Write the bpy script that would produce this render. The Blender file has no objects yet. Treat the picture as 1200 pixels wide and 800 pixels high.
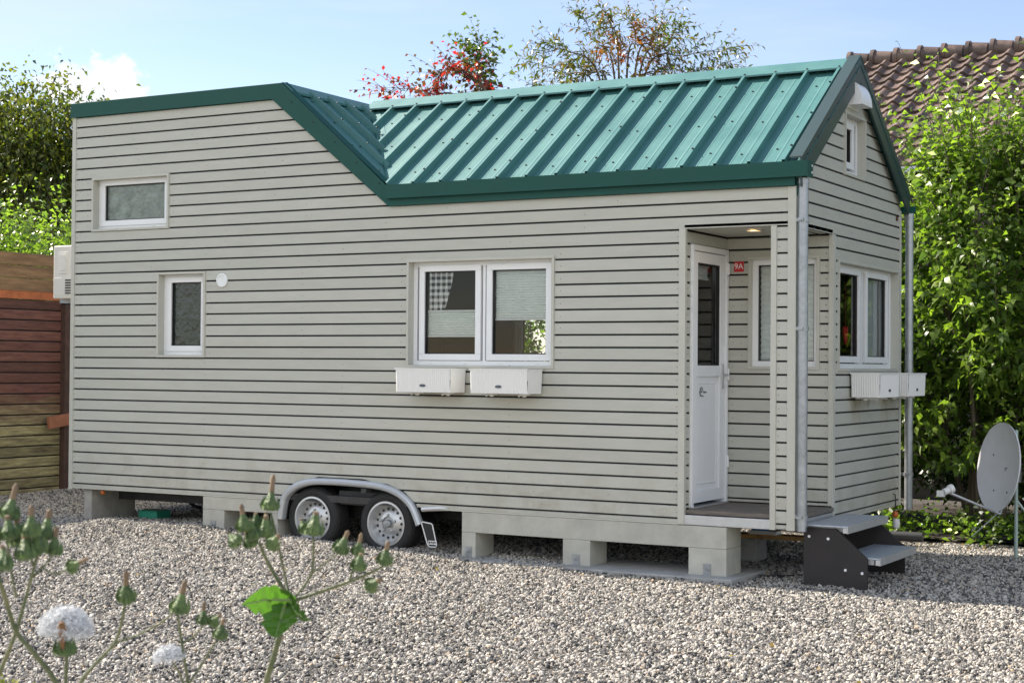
import bpy, math, random
import numpy as np
from mathutils import Vector, Matrix
random.seed(7); rng = np.random.default_rng(7)
S = bpy.context.scene
COL = S.collection
Z0 = 0.45                       # height of the lowest board joint above the ground at the porch
# ------------------------------------------------------------------ camera maths
CF = 1871.95; CAM = np.array([3.9806, -11.2505, 1.1462])
yaw, pit, rol = .5153, .0156, .0078
cyw, syw = math.cos(yaw), math.sin(yaw)
FW = np.array([-syw*math.cos(pit), cyw*math.cos(pit), math.sin(pit)])
R0 = np.array([cyw, syw, 0]); U0 = np.cross(R0, FW)
RT = R0*math.cos(rol)+U0*math.sin(rol); UP = -R0*math.sin(rol)+U0*math.cos(rol)
def ray(px, py): return FW + RT*(px-600)/CF + UP*(400-py)/CF
def onY(px, py, y):
    d = ray(px, py); t = (y-CAM[1])/d[1]; return CAM+d*t+np.array([0, 0, Z0])
def deep(px, py, dep): return CAM+ray(px, py)*dep+np.array([0, 0, Z0])
# ------------------------------------------------------------------ materials
def nt(name):
    m = bpy.data.materials.new(name); m.use_nodes = True
    return m, m.node_tree.nodes, m.node_tree.links, m.node_tree.nodes['Principled BSDF']
def mat(name, col, rough=.5, metal=0, var=0, vs=6, stretch=(1, 1, 1), bump=0, bs=80, spec=.5, col2=None, rvar=0):
    m, n, l, p = nt(name)
    p.inputs['Base Color'].default_value = (*col, 1); p.inputs['Roughness'].default_value = rough
    p.inputs['Metallic'].default_value = metal; p.inputs['Specular IOR Level'].default_value = spec
    if var or bump or rvar:
        tc = n.new('ShaderNodeTexCoord'); mp = n.new('ShaderNodeMapping'); mp.inputs['Scale'].default_value = stretch
        l.new(tc.outputs['Object'], mp.inputs[0])
    if var or rvar:
        no = n.new('ShaderNodeTexNoise'); no.inputs['Scale'].default_value = vs; no.inputs['Detail'].default_value = 8
        no.inputs['Roughness'].default_value = .65
        l.new(mp.outputs[0], no.inputs['Vector'])
    if var:
        r = n.new('ShaderNodeValToRGB'); l.new(no.outputs[0], r.inputs[0])
        a = [max(0, c*(1-var)) for c in col]; b = [min(1, c*(1+var)) for c in (col2 or col)]
        r.color_ramp.elements[0].position = .3; r.color_ramp.elements[1].position = .7
        r.color_ramp.elements[0].color = (*a, 1); r.color_ramp.elements[1].color = (*b, 1)
        l.new(r.outputs[0], p.inputs['Base Color'])
    if rvar:
        mr = n.new('ShaderNodeMapRange'); mr.inputs[1].default_value = .3; mr.inputs[2].default_value = .7
        mr.inputs[3].default_value = rough-rvar; mr.inputs[4].default_value = rough+rvar
        l.new(no.outputs[0], mr.inputs[0]); l.new(mr.outputs[0], p.inputs['Roughness'])
    if bump:
        nb = n.new('ShaderNodeTexNoise'); nb.inputs['Scale'].default_value = bs; nb.inputs['Detail'].default_value = 5
        l.new(mp.outputs[0], nb.inputs['Vector'])
        b = n.new('ShaderNodeBump'); b.inputs['Strength'].default_value = bump; b.inputs['Distance'].default_value = .01
        l.new(nb.outputs[0], b.inputs['Height']); l.new(b.outputs[0], p.inputs['Normal'])
    return m
def siding_mat():
    m, n, l, p = nt('painted_boards')
    tc = n.new('ShaderNodeTexCoord')
    # one tone per board, from its height
    sx = n.new('ShaderNodeSeparateXYZ'); l.new(tc.outputs['Object'], sx.inputs[0])
    mu = n.new('ShaderNodeMath'); mu.operation = 'MULTIPLY'; mu.inputs[1].default_value = 10; l.new(sx.outputs[2], mu.inputs[0])
    fl = n.new('ShaderNodeMath'); fl.operation = 'FLOOR'; l.new(mu.outputs[0], fl.inputs[0])
    wn = n.new('ShaderNodeTexWhiteNoise'); wn.noise_dimensions = '1D'; l.new(fl.outputs[0], wn.inputs['W'])
    mp = n.new('ShaderNodeMapping'); mp.inputs['Scale'].default_value = (1.2, 1.2, 5); l.new(tc.outputs['Object'], mp.inputs[0])
    no = n.new('ShaderNodeTexNoise'); no.inputs['Scale'].default_value = 2.2; no.inputs['Detail'].default_value = 9; no.inputs['Roughness'].default_value = .7
    l.new(mp.outputs[0], no.inputs['Vector'])
    ad = n.new('ShaderNodeMath'); ad.operation = 'MULTIPLY_ADD'; ad.inputs[1].default_value = .25; l.new(wn.outputs[0], ad.inputs[0]); l.new(no.outputs[0], ad.inputs[2])
    r = n.new('ShaderNodeValToRGB'); l.new(ad.outputs[0], r.inputs[0])
    r.color_ramp.elements[0].position = .35; r.color_ramp.elements[1].position = .95
    r.color_ramp.elements[0].color = (.435, .436, .382, 1); r.color_ramp.elements[1].color = (.525, .525, .468, 1)
    # rain stains under the gable planters and splashes of dirt along the lowest boards
    def mr(v, a, b_):
        x = n.new('ShaderNodeMapRange'); x.interpolation_type = 'SMOOTHSTEP'; x.inputs[1].default_value = a; x.inputs[2].default_value = b_; l.new(v, x.inputs[0]); return x.outputs[0]
    def mul(a, b_):
        x = n.new('ShaderNodeMath'); x.operation = 'MULTIPLY'; l.new(a, x.inputs[0])
        if isinstance(b_, float): x.inputs[1].default_value = b_
        else: l.new(b_, x.inputs[1])
        return x.outputs[0]
    dn_ = n.new('ShaderNodeTexNoise'); dn_.inputs['Scale'].default_value = 4.5; dn_.inputs['Detail'].default_value = 7; dn_.inputs['Roughness'].default_value = .7; l.new(tc.outputs['Object'], dn_.inputs['Vector'])
    st = mul(mul(mr(sx.outputs[0], -.03, -.02), mul(mr(sx.outputs[2], .62, .88), mr(mul(sx.outputs[2], -1.), -.96, -.93))), mul(mr(sx.outputs[1], 1.2, 1.45), mr(dn_.outputs[0], .42, .6)))
    ds = mul(mul(mr(mul(sx.outputs[2], -1.), -.55, .02), mr(dn_.outputs[0], .40, .72)), .55)
    m1 = n.new('ShaderNodeMix'); m1.data_type = 'RGBA'; l.new(mul(st, .55), m1.inputs[0]); l.new(r.outputs[0], m1.inputs[6]); m1.inputs[7].default_value = (.22, .17, .07, 1)
    m2 = n.new('ShaderNodeMix'); m2.data_type = 'RGBA'; l.new(ds, m2.inputs[0]); l.new(m1.outputs[2], m2.inputs[6]); m2.inputs[7].default_value = (.31, .28, .215, 1)
    l.new(m2.outputs[2], p.inputs['Base Color']); p.inputs['Roughness'].default_value = .48
    nb = n.new('ShaderNodeTexNoise'); nb.inputs['Scale'].default_value = 60; nb.inputs['Detail'].default_value = 4
    mp2 = n.new('ShaderNodeMapping'); mp2.inputs['Scale'].default_value = (.3, .3, 2); l.new(tc.outputs['Object'], mp2.inputs[0]); l.new(mp2.outputs[0], nb.inputs['Vector'])
    b = n.new('ShaderNodeBump'); b.inputs['Strength'].default_value = .12; b.inputs['Distance'].default_value = .006
    l.new(nb.outputs[0], b.inputs['Height']); l.new(b.outputs[0], p.inputs['Normal'])
    return m
def glass_mat(name='window_glass', tint=(.92, .95, .94)):
    m, n, l, p = nt(name); n.remove(p)
    o = n['Material Output']; t = n.new('ShaderNodeBsdfTransparent'); t.inputs[0].default_value = (*tint, 1)
    g = n.new('ShaderNodeBsdfGlossy'); g.inputs['Roughness'].default_value = .02
    f = n.new('ShaderNodeFresnel'); f.inputs[0].default_value = 1.5
    mx = n.new('ShaderNodeMixShader'); l.new(f.outputs[0], mx.inputs[0]); l.new(t.outputs[0], mx.inputs[1]); l.new(g.outputs[0], mx.inputs[2])
    l.new(mx.outputs[0], o.inputs[0]); return m
def leaf_mat(name, cols, trans=.45, rough=.38, tint=(1.0, 1.15, .45)):
    m, n, l, p = nt(name); o = n['Material Output']
    a = n.new('ShaderNodeAttribute'); a.attribute_name = 'hue'
    r = n.new('ShaderNodeValToRGB'); l.new(a.outputs['Fac'], r.inputs[0])
    els = r.color_ramp.elements
    for i, c in enumerate(cols):
        pos = i/(len(cols)-1)
        e = els[0] if i == 0 else (els[1] if i == len(cols)-1 else els.new(pos))
        e.position = pos; e.color = (*c, 1)
    l.new(r.outputs[0], p.inputs['Base Color']); p.inputs['Roughness'].default_value = rough
    p.inputs['Specular IOR Level'].default_value = .55
    t = n.new('ShaderNodeBsdfTranslucent'); mm = n.new('ShaderNodeMix'); mm.data_type = 'RGBA'; mm.blend_type = 'MULTIPLY'
    mm.inputs[0].default_value = 1; l.new(r.outputs[0], mm.inputs[6]); mm.inputs[7].default_value = (*[c*1.7 for c in tint], 1)
    l.new(mm.outputs[2], t.inputs[0])
    mx = n.new('ShaderNodeMixShader'); mx.inputs[0].default_value = trans
    l.new(p.outputs[0], mx.inputs[1]); l.new(t.outputs[0], mx.inputs[2]); l.new(mx.outputs[0], o.inputs[0])
    return m
M = {}
M['siding'] = siding_mat()
M['trim'] = mat('painted_trim', (.50, .497, .437), .45, var=.06, vs=4)
M['core'] = mat('dark_membrane', (.012, .012, .013), .8)
M['screw'] = mat('screw_heads', (.16, .16, .15), .4, .6)
M['pvc'] = mat('white_pvc', (.80, .81, .82), .28, var=.03, vs=3)
M['roof'] = mat('teal_coated_steel', (.054, .168, .165), .48, 0, var=.10, vs=2.5, rvar=.06, spec=.6)
M['fascia'] = mat('teal_flashing', (.006, .068, .055), .5, 0, var=.08, vs=3, rvar=.05, spec=.3)
M['galv'] = mat('galvanised_steel', (.36, .38, .40), .42, .75, var=.25, vs=14, rvar=.1)
M['alu'] = mat('dull_aluminium', (.58, .59, .60), .42, .7, var=.08, vs=8)
M['fender'] = mat('grey_fender', (.50, .53, .56), .35, .35, var=.06, vs=6)
M['tyre'] = mat('tyre_rubber', (.018, .018, .019), .75, var=.25, vs=20, bump=.3, bs=120)
M['black'] = mat('black_plastic', (.012, .012, .013), .5)
M['blacksheet'] = mat('black_coated_panel', (.018, .015, .016), .55, var=.25, vs=5, bump=.25, bs=200)
M['rim'] = mat('silver_wheel_paint', (.54, .55, .56), .35, .6, var=.07, vs=12)
M['steel'] = mat('dark_chassis_steel', (.05, .05, .052), .6, .3, var=.3, vs=10)
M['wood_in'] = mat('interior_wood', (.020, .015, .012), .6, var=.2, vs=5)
M['glass'] = glass_mat()
M['frost'] = mat('patterned_glass_pale', (.155, .19, .165), .16, var=.45, vs=9, bump=.55, bs=26, spec=.7)
M['frost2'] = mat('patterned_glass_dark', (.022, .033, .028), .14, var=.6, vs=9, bump=.5, bs=26, spec=.7)
M['blind'] = mat('pleated_fabric', (.80, .83, .81), .8, var=.04, vs=20)
M['net'] = mat('net_curtain', (.55, .58, .57), .9, var=.1, vs=15)
M['deck'] = mat('weathered_decking', (.15, .13, .11), .8, var=.35, vs=8, stretch=(1, 8, 8), bump=.4, bs=50)
M['concrete'] = mat('pale_concrete', (.36, .36, .35), .85, var=.2, vs=9, bump=.4, bs=60)
M['ac'] = mat('ivory_plastic', (.62, .60, .55), .45, var=.08, vs=5)
M['red'] = mat('red_enamel', (.55, .02, .025), .35)
M['white'] = mat('white_paint', (.78, .78, .76), .4)
M['mark'] = mat('dark_print', (.03, .03, .035), .5)
M['greenplastic'] = mat('green_plastic', (.03, .30, .20), .4)
M['orange'] = mat('orange_lens', (.5, .12, .02), .3)
M['dish'] = mat('grey_dish_paint', (.68, .68, .69), .38, var=.06, vs=5)
M['bark'] = mat('bark', (.10, .078, .06), .9, var=.35, vs=12, stretch=(1, 1, .25), bump=.6, bs=40)
M['twig'] = mat('twig_bark', (.13, .10, .075), .85, var=.3, vs=20)
M['tread'] = mat('grating_steel', (.50, .54, .60), .42, .6, var=.15, vs=30, bump=.6, bs=150)
M['timber'] = mat('raw_timber', (.22, .16, .10), .8, var=.3, vs=6, stretch=(1, 6, 6))
def gingham():
    m, n, l, p = nt('gingham_cloth'); tc = n.new('ShaderNodeTexCoord'); sx = n.new('ShaderNodeSeparateXYZ'); l.new(tc.outputs['Object'], sx.inputs[0])
    outs = []
    for k, s in ((0, 19.), (2, 19.)):
        a = n.new('ShaderNodeMath'); a.operation = 'MULTIPLY'; a.inputs[1].default_value = s; l.new(sx.outputs[k], a.inputs[0])
        f = n.new('ShaderNodeMath'); f.operation = 'FRACT'; l.new(a.outputs[0], f.inputs[0])
        g = n.new('ShaderNodeMath'); g.operation = 'GREATER_THAN'; g.inputs[1].default_value = .5; l.new(f.outputs[0], g.inputs[0]); outs.append(g)
    ad = n.new('ShaderNodeMath'); ad.operation = 'ADD'; l.new(outs[0].outputs[0], ad.inputs[0]); l.new(outs[1].outputs[0], ad.inputs[1])
    dv = n.new('ShaderNodeMath'); dv.operation = 'MULTIPLY'; dv.inputs[1].default_value = .5; l.new(ad.outputs[0], dv.inputs[0])
    r = n.new('ShaderNodeValToRGB'); r.color_ramp.elements[0].color = (.92, .92, .92, 1); r.color_ramp.elements[1].color = (.015, .017, .03, 1)
    l.new(dv.outputs[0], r.inputs[0]); l.new(r.outputs[0], p.inputs['Base Color']); p.inputs['Roughness'].default_value = .9
    return m
M['gingham'] = gingham()
def lamp_mat():
    m, n, l, p = nt('lit_lamp'); p.inputs['Base Color'].default_value = (.9, .6, .3, 1)
    p.inputs['Emission Color'].default_value = (1, .62, .22, 1); p.inputs['Emission Strength'].default_value = 7; return m
M['lamp'] = lamp_mat()
# ------------------------------------------------------------------ mesh builder
IDM = lambda x, y, z: (x, y, z)
class MB:
    def __init__(s): s.v = []; s.f = []; s.m = []
    def face(s, pts, m=0):
        b = len(s.v); s.v += [tuple(p) for p in pts]; s.f.append(tuple(range(b, b+len(pts)))); s.m.append(m)
    def box(s, x0, x1, y0, y1, z0, z1, m=0, mp=IDM):
        b = len(s.v)
        s.v += [mp(x, y, z) for z in (z0, z1) for y in (y0, y1) for x in (x0, x1)]
        for f in ((0, 2, 3, 1), (4, 5, 7, 6), (0, 1, 5, 4), (2, 6, 7, 3), (0, 4, 6, 2), (1, 3, 7, 5)):
            s.f.append(tuple(b+i for i in f)); s.m.append(m)
    def prism(s, poly, axis, a0, a1, m=0):          # poly 2D in the two other axes
        def P(p, a):
            return {'y': (p[0], a, p[1]), 'x': (a, p[0], p[1]), 'z': (p[0], p[1], a)}[axis]
        n = len(poly); b = len(s.v); s.v += [P(p, a0) for p in poly]+[P(p, a1) for p in poly]
        s.f.append(tuple(range(b, b+n))); s.m.append(m); s.f.append(tuple(range(b+2*n-1, b+n-1, -1))); s.m.append(m)
        for i in range(n):
            j = (i+1) % n; s.f.append((b+i, b+j, b+n+j, b+n+i)); s.m.append(m)
    def tube(s, path, r, m=0, seg=8, cap=True):
        path = [Vector(p) for p in path]; n = len(path)
        rr = r if hasattr(r, '__len__') else [r]*n
        b = len(s.v); up = None
        for i, p in enumerate(path):
            d = (path[min(i+1, n-1)]-path[max(i-1, 0)]).normalized()
            if up is None:
                up = Vector((0, 0, 1)) if abs(d.z) < .9 else Vector((1, 0, 0))
            a = d.cross(up)
            if a.length < 1e-5: a = d.cross(Vector((1, 0, 0)))
            a.normalize(); c = a.cross(d).normalized(); up = c
            for k in range(seg):
                t = 2*math.pi*k/seg; s.v.append(tuple(p+a*math.cos(t)*rr[i]+c*math.sin(t)*rr[i]))
        for i in range(n-1):
            for k in range(seg):
                k2 = (k+1) % seg; s.f.append((b+i*seg+k, b+i*seg+k2, b+(i+1)*seg+k2, b+(i+1)*seg+k)); s.m.append(m)
        if cap:
            s.f.append(tuple(b+k for k in range(seg-1, -1, -1))); s.m.append(m)
            s.f.append(tuple(b+(n-1)*seg+k for k in range(seg))); s.m.append(m)
    def lathe(s, prof, o, ax, m=0, seg=24):         # prof [(r, h)]
        o = Vector(o); ax = Vector(ax).normalized(); a = ax.orthogonal().normalized(); c = ax.cross(a)
        b = len(s.v)
        for r, h in prof:
            for k in range(seg):
                t = 2*math.pi*k/seg; s.v.append(tuple(o+ax*h+(a*math.cos(t)+c*math.sin(t))*r))
        for i in range(len(prof)-1):
            for k in range(seg):
                k2 = (k+1) % seg; s.f.append((b+i*seg+k, b+i*seg+k2, b+(i+1)*seg+k2, b+(i+1)*seg+k)); s.m.append(m)
    def disc(s, o, ax, r, m=0, seg=6, h=0.0):
        o = Vector(o); ax = Vector(ax).normalized(); a = ax.orthogonal().normalized(); c = ax.cross(a)
        if h: s.lathe([(r, 0), (r*.9, h)], o, ax, m, seg)
        s.face([o+ax*h+(a*math.cos(2*math.pi*k/seg)+c*math.sin(2*math.pi*k/seg))*r*(.9 if h else 1) for k in range(seg)], m)
    def build(s, name, mats, parent=None, smooth=False, bevel=0, loc=None):
        me = bpy.data.meshes.new(name); me.from_pydata(s.v, [], s.f); me.update()
        mats = mats if isinstance(mats, (list, tuple)) else [mats]
        for x in mats: me.materials.append(M[x] if isinstance(x, str) else x)
        if len(mats) > 1: me.polygons.foreach_set('material_index', s.m)
        if smooth:
            me.polygons.foreach_set('use_smooth', [True]*len(me.polygons))
            try: me.set_sharp_from_angle(angle=math.radians(38))
            except Exception: pass
        o = bpy.data.objects.new(name, me); COL.objects.link(o)
        if parent: o.parent = parent
        if loc is not None: o.location = loc
        if bevel:
            bv = o.modifiers.new('edge', 'BEVEL'); bv.width = bevel; bv.segments = 2; bv.limit_method = 'ANGLE'; bv.angle_limit = math.radians(40)
        return o
def tag(o, label=None, cat=None, group=None, kind=None):
    if label: o['label'] = label
    if cat: o['category'] = cat
    if group: o['group'] = group
    if kind: o['kind'] = kind
    return o
def empty(name, loc, label, cat, group=None):
    o = bpy.data.objects.new(name, None); COL.objects.link(o); o.location = loc; o.empty_display_size = .2
    return tag(o, label, cat, group)
# ------------------------------------------------------------------ ground
def gz(x, y):
    x = np.asarray(x, float); y = np.asarray(y, float)
    h = .0155*np.clip(-x-.6, 0, 6)
    h = h+.035*np.exp(-((x+4.6)/1.1)**2-((y+.25)/.28)**2)
    h = h+.055*np.exp(-((x+6.0)/.9)**2-((y-.05)/.5)**2)
    h = h+.012*np.sin(x*2.1+.6)*np.sin(y*1.7)+.006*np.sin(x*5.3+y*3.1)+.007*np.sin(x*8.7-y*2.2)*np.sin(y*9.1+x*3.)
    far = np.clip((np.hypot(x+2, y)-12)/20, 0, 1)
    return h*(1-far)
def grid_obj(name, xs, ys, m, hfun, **kw):
    X, Y = np.meshgrid(xs, ys); Zv = hfun(X, Y)
    v = np.stack([X, Y, Zv], -1).reshape(-1, 3); nx = len(xs)
    i = np.arange(len(ys)-1)[:, None]*nx+np.arange(nx-1)[None]; i = i.reshape(-1)
    f = np.stack([i, i+1, i+1+nx, i+nx], -1)
    me = bpy.data.meshes.new(name); me.from_pydata(v.tolist(), [], f.tolist()); me.update()
    me.polygons.foreach_set('use_smooth', [True]*len(me.polygons))
    me.materials.append(m); o = bpy.data.objects.new(name, me); COL.objects.link(o); return tag(o, **kw)
def ground_mat():
    m, n, l, p = nt('gravel_bed'); tc = n.new('ShaderNodeTexCoord')
    v = n.new('ShaderNodeTexVoronoi'); v.inputs['Scale'].default_value = 55; l.new(tc.outputs['Object'], v.inputs['Vector'])
    r = n.new('ShaderNodeValToRGB'); r.color_ramp.elements[0].color = (.022, .021, .020, 1); r.color_ramp.elements[1].color = (.11, .10, .092, 1)
    sp = n.new('ShaderNodeSeparateColor'); l.new(v.outputs['Color'], sp.inputs[0]); l.new(sp.outputs[0], r.inputs[0])
    ln = n.new('ShaderNodeVectorMath'); ln.operation = 'LENGTH'; l.new(tc.outputs['Object'], ln.inputs[0])
    mr = n.new('ShaderNodeMapRange'); mr.inputs[1].default_value = 13; mr.inputs[2].default_value = 22; l.new(ln.outputs['Value'], mr.inputs[0])
    mx = n.new('ShaderNodeMix'); mx.data_type = 'RGBA'; l.new(mr.outputs[0], mx.inputs[0]); l.new(r.outputs[0], mx.inputs[6]); mx.inputs[7].default_value = (.055, .085, .03, 1)
    l.new(mx.outputs[2], p.inputs['Base Color']); p.inputs['Roughness'].default_value = .9
    b = n.new('ShaderNodeBump'); b.inputs['Strength'].default_value = .8; b.inputs['Distance'].default_value = .02; b.invert = True
    l.new(v.outputs['Distance'], b.inputs['Height']); l.new(b.outputs[0], p.inputs['Normal']); return m
xs = np.concatenate([[-400, -120, -50, -25, -16], np.arange(-13, 7, .2), [8, 12, 20, 50, 120, 400]])
ys = np.concatenate([[-400, -120, -50, -25, -16], np.arange(-13, 9, .2), [12, 16, 25, 50, 120, 400]])
grid_obj('ground', xs, ys, ground_mat(), lambda x, y: gz(x, y)-.006, kind='structure')
grid_obj('yard', np.arange(-14, 14.1, 1), np.arange(-34, -6.2, .9), mat('pale_yard_gravel', (.34, .32, .29), .9, var=.35, vs=30, bump=.8, bs=50), lambda x, y: gz(x, y)+.01, kind='structure')
# crushed stone: instanced stones over the yard
def stone_mat():
    m, n, l, p = nt('crushed_stone'); oi = n.new('ShaderNodeObjectInfo')
    r = n.new('ShaderNodeValToRGB'); l.new(oi.outputs['Random'], r.inputs[0]); r.color_ramp.interpolation = 'LINEAR'
    e = r.color_ramp.elements; e[0].color = (.05, .05, .05, 1); e[1].color = (.56, .53, .48, 1)
    for pos, c in ((.18, (.09, .088, .087)), (.34, (.22, .205, .185)), (.54, (.36, .332, .288)), (.66, (.44, .405, .35)), (.68, (.34, .25, .165)), (.71, (.35, .33, .30)), (.88, (.44, .415, .375))):
        x = e.new(pos); x.color = (*c, 1)
    tc = n.new('ShaderNodeTexCoord'); no = n.new('ShaderNodeTexNoise'); no.inputs['Scale'].default_value = 2.5; no.inputs['Detail'].default_value = 4
    l.new(tc.outputs['Object'], no.inputs['Vector'])
    mr = n.new('ShaderNodeMapRange'); mr.inputs[1].default_value = .3; mr.inputs[2].default_value = .7; mr.inputs[3].default_value = .75; mr.inputs[4].default_value = 1.2; l.new(no.outputs[0], mr.inputs[0])
    hs = n.new('ShaderNodeHueSaturation'); l.new(r.outputs[0], hs.inputs['Color']); l.new(mr.outputs[0], hs.inputs['Value'])
    l.new(hs.outputs[0], p.inputs['Base Color']); p.inputs['Roughness'].default_value = .85; return m
def gravel(name, poly_rows, dens, smin, smax, seed, label):
    # poly_rows: list of (y, x0, x1)
    vs, fs = [], []; NX = 60
    for y, a, b in poly_rows:
        for k in range(NX+1):
            x = a+(b-a)*k/NX; vs.append((x, y, float(gz(x, y))))
    for j in range(len(poly_rows)-1):
        for k in range(NX):
            i = j*(NX+1)+k; fs.append((i, i+1, i+NX+2, i+NX+1))
    me = bpy.data.meshes.new(name); me.from_pydata(vs, [], fs); me.update(); sm = M['stone']
    me.materials.append(sm); o = bpy.data.objects.new(name, me); COL.objects.link(o)
    tag(o, kind='stuff', label=label, cat='gravel')
    g = bpy.data.node_groups.new(name, 'GeometryNodeTree')
    g.interface.new_socket('Geometry', in_out='INPUT', socket_type='NodeSocketGeometry'); g.interface.new_socket('Geometry', in_out='OUTPUT', socket_type='NodeSocketGeometry')
    N = g.nodes; L = g.links; gi = N.new('NodeGroupInput'); go = N.new('NodeGroupOutput')
    dp = N.new('GeometryNodeDistributePointsOnFaces'); dp.inputs['Density'].default_value = dens; dp.inputs['Seed'].default_value = seed
    L.new(gi.outputs[0], dp.inputs[0])
    gt = N.new('GeometryNodeGeometryToInstance')
    for k in range(7):
        ic = N.new('GeometryNodeMeshIcoSphere'); ic.inputs['Radius'].default_value = 1; ic.inputs['Subdivisions'].default_value = 1 if k % 3 else 2
        pos = N.new('GeometryNodeInputPosition'); ad = N.new('ShaderNodeVectorMath'); ad.operation = 'ADD'; ad.inputs[1].default_value = (k*7.3, k*3.1, -k*5.7); L.new(pos.outputs[0], ad.inputs[0])
        vo = N.new('ShaderNodeTexVoronoi'); vo.inputs['Scale'].default_value = .95; L.new(ad.outputs[0], vo.inputs['Vector'])
        mr = N.new('ShaderNodeMapRange'); mr.inputs[1].default_value = 0; mr.inputs[2].default_value = .9; mr.inputs[3].default_value = 1.25; mr.inputs[4].default_value = .55; L.new(vo.outputs['Distance'], mr.inputs[0])
        sc = N.new('ShaderNodeVectorMath'); sc.operation = 'SCALE'; L.new(pos.outputs[0], sc.inputs[0]); L.new(mr.outputs[0], sc.inputs['Scale'])
        m2 = N.new('ShaderNodeVectorMath'); m2.operation = 'MULTIPLY'; m2.inputs[1].default_value = (1, .66+.08*(k % 4), .52+.09*(k % 3)); L.new(sc.outputs[0], m2.inputs[0])
        sp = N.new('GeometryNodeSetPosition'); L.new(ic.outputs[0], sp.inputs[0]); L.new(m2.outputs[0], sp.inputs['Position'])
        sh = N.new('GeometryNodeSetShadeSmooth'); sh.inputs['Shade Smooth'].default_value = False; L.new(sp.outputs[0], sh.inputs[0])
        st = N.new('GeometryNodeSetMaterial'); st.inputs['Material'].default_value = sm; L.new(sh.outputs[0], st.inputs[0])
        L.new(st.outputs[0], gt.inputs[0])
    ip = N.new('GeometryNodeInstanceOnPoints'); ip.inputs['Pick Instance'].default_value = True
    L.new(dp.outputs[0], ip.inputs[0]); L.new(gt.outputs[0], ip.inputs['Instance'])
    rv = N.new('FunctionNodeRandomValue'); rv.data_type = 'FLOAT_VECTOR'; rv.inputs[0].default_value = (-1.4, -1.4, 0); rv.inputs[1].default_value = (1.4, 1.4, 6.283)
    L.new(rv.outputs[0], ip.inputs['Rotation'])
    rs = N.new('FunctionNodeRandomValue'); rs.data_type = 'FLOAT'; rs.inputs[2].default_value = 0; rs.inputs[3].default_value = 1; rs.inputs['Seed'].default_value = 5
    pw = N.new('ShaderNodeMath'); pw.operation = 'POWER'; pw.inputs[1].default_value = 2.2; L.new(rs.outputs[1], pw.inputs[0])
    mr = N.new('ShaderNodeMapRange'); mr.inputs[3].default_value = smin; mr.inputs[4].default_value = smax; L.new(pw.outputs[0], mr.inputs[0])
    L.new(mr.outputs[0], ip.inputs['Scale']); L.new(ip.outputs[0], go.inputs[0])
    md = o.modifiers.new('stones', 'NODES'); md.node_group = g; return o
M['stone'] = stone_mat()
gravel('gravel', [(y, a, b) for y, a, b in [(-6.3, -3.6, 3.6), (-5, -4.6, 3.7), (-4, -5.5, 3.8), (-3, -6.3, 3.9), (-2, -7.2, 4.), (-1.6, -7.6, 4), (-1.2, -8, 4.), (-.8, -8.4, 4), (-.4, -8.8, 4), (0, -9.2, 4.), (.4, -9.5, 4), (.8, -9.9, 4), (1.2, -9.95, 4), (2, -9.95, 4), (2.8, -9.95, 4), (3.5, -9.95, 4)]],
       2900, .0072, .0235, 3, 'pale grey and beige crushed stone covering the yard')
# ------------------------------------------------------------------ tiny house
HOUSE = empty('tiny_house', (0, 0, Z0), 'grey clad tiny house on a two axle trailer with teal metal roof', 'tiny house')
LX, WY = -7.25, 2.75
RIDGE_Y, RIDGE_Z = 1.35, 3.60
EAVE_Z = 2.655
SL = (RIDGE_Z-EAVE_Z)/(RIDGE_Y+.02)                 # gable slope
def fmap(x, d, z): return (x, -d, z)               # front wall, d = outwards
def gmap(y, d, z): return (d, y, z)                # gable end
def bmap(x, d, z): return (x, WY+d, z)             # rear wall
def lmap(y, d, z): return (LX-d, y, z)             # left end
def pmap(x, d, z): return (x, .87-d, z)            # porch back wall
def dmap(y, d, z): return (-.884+d, y, z)          # porch door wall
FEN = [(-4.735, -.2), (-4.70, -.03), (-4.63, .06), (-4.5, .13), (-4.3, .165), (-3.85, .163), (-3.6, .14), (-3.42, .075), (-3.31, -.02), (-3.235, -.17)]
def fen_lr(z, off=.012):
    pts = [(x, zz) for x, zz in FEN]
    top = .165+off
    if z >= top: return None
    L = np.interp(z-off*.5, [p[1] for p in pts[:5]], [p[0] for p in pts[:5]])-off
    Rr = np.interp(z-off*.5, [p[1] for p in pts[:4:-1]], [p[0] for p in pts[:4:-1]])+off
    return L, Rr
def cut(iv, a, b):
    out = []
    for x0, x1 in iv:
        if b <= x0 or a >= x1: out.append((x0, x1)); continue
        if a > x0: out.append((x0, a))
        if b < x1: out.append((b, x1))
    return out
def opens(lst, base):
    def f(z):
        iv = base(z)
        for x0, x1, z0, z1 in lst:
            if z0 < z < z1: iv = cut(iv, x0, x1)
        return iv
    return f
FO = [(-7.0, -6.04, 2.395, 2.905), (-6.17, -5.595, 1.205, 1.99), (-3.41, -2.005, 1.13, 2.035), (-.884, .01, -.2, 2.206)]
def front_base(z):
    x1 = 0 if z < 2.6 else -3.60-(z-2.62)*1.15/.97
    iv = [(LX, x1)]
    fr = fen_lr(z)
    if fr: iv = cut(iv, *fr)
    return iv
FB = [o for r in FO for o in r[2:]]+[2.6]+list(np.linspace(-.03, .177, 14))
GO = [(1.0, 2.685, 1.13, 2.015), (1.15, 1.70, 2.70, 3.215)]
def gable_base(z):
    lo = .87 if z < 2.2 else 0.
    hi = WY
    if z > 2.6: lo = (z-2.62)/SL; hi = WY-(z-2.62)/SL*(WY-RIDGE_Y)/RIDGE_Y
    return [(lo, hi)] if hi > lo else []
GB = [o for r in GO for o in r[2:]]+[2.2, 2.6]
BO = [(-3.86, -2.75, .95, 2.0)]
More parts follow.
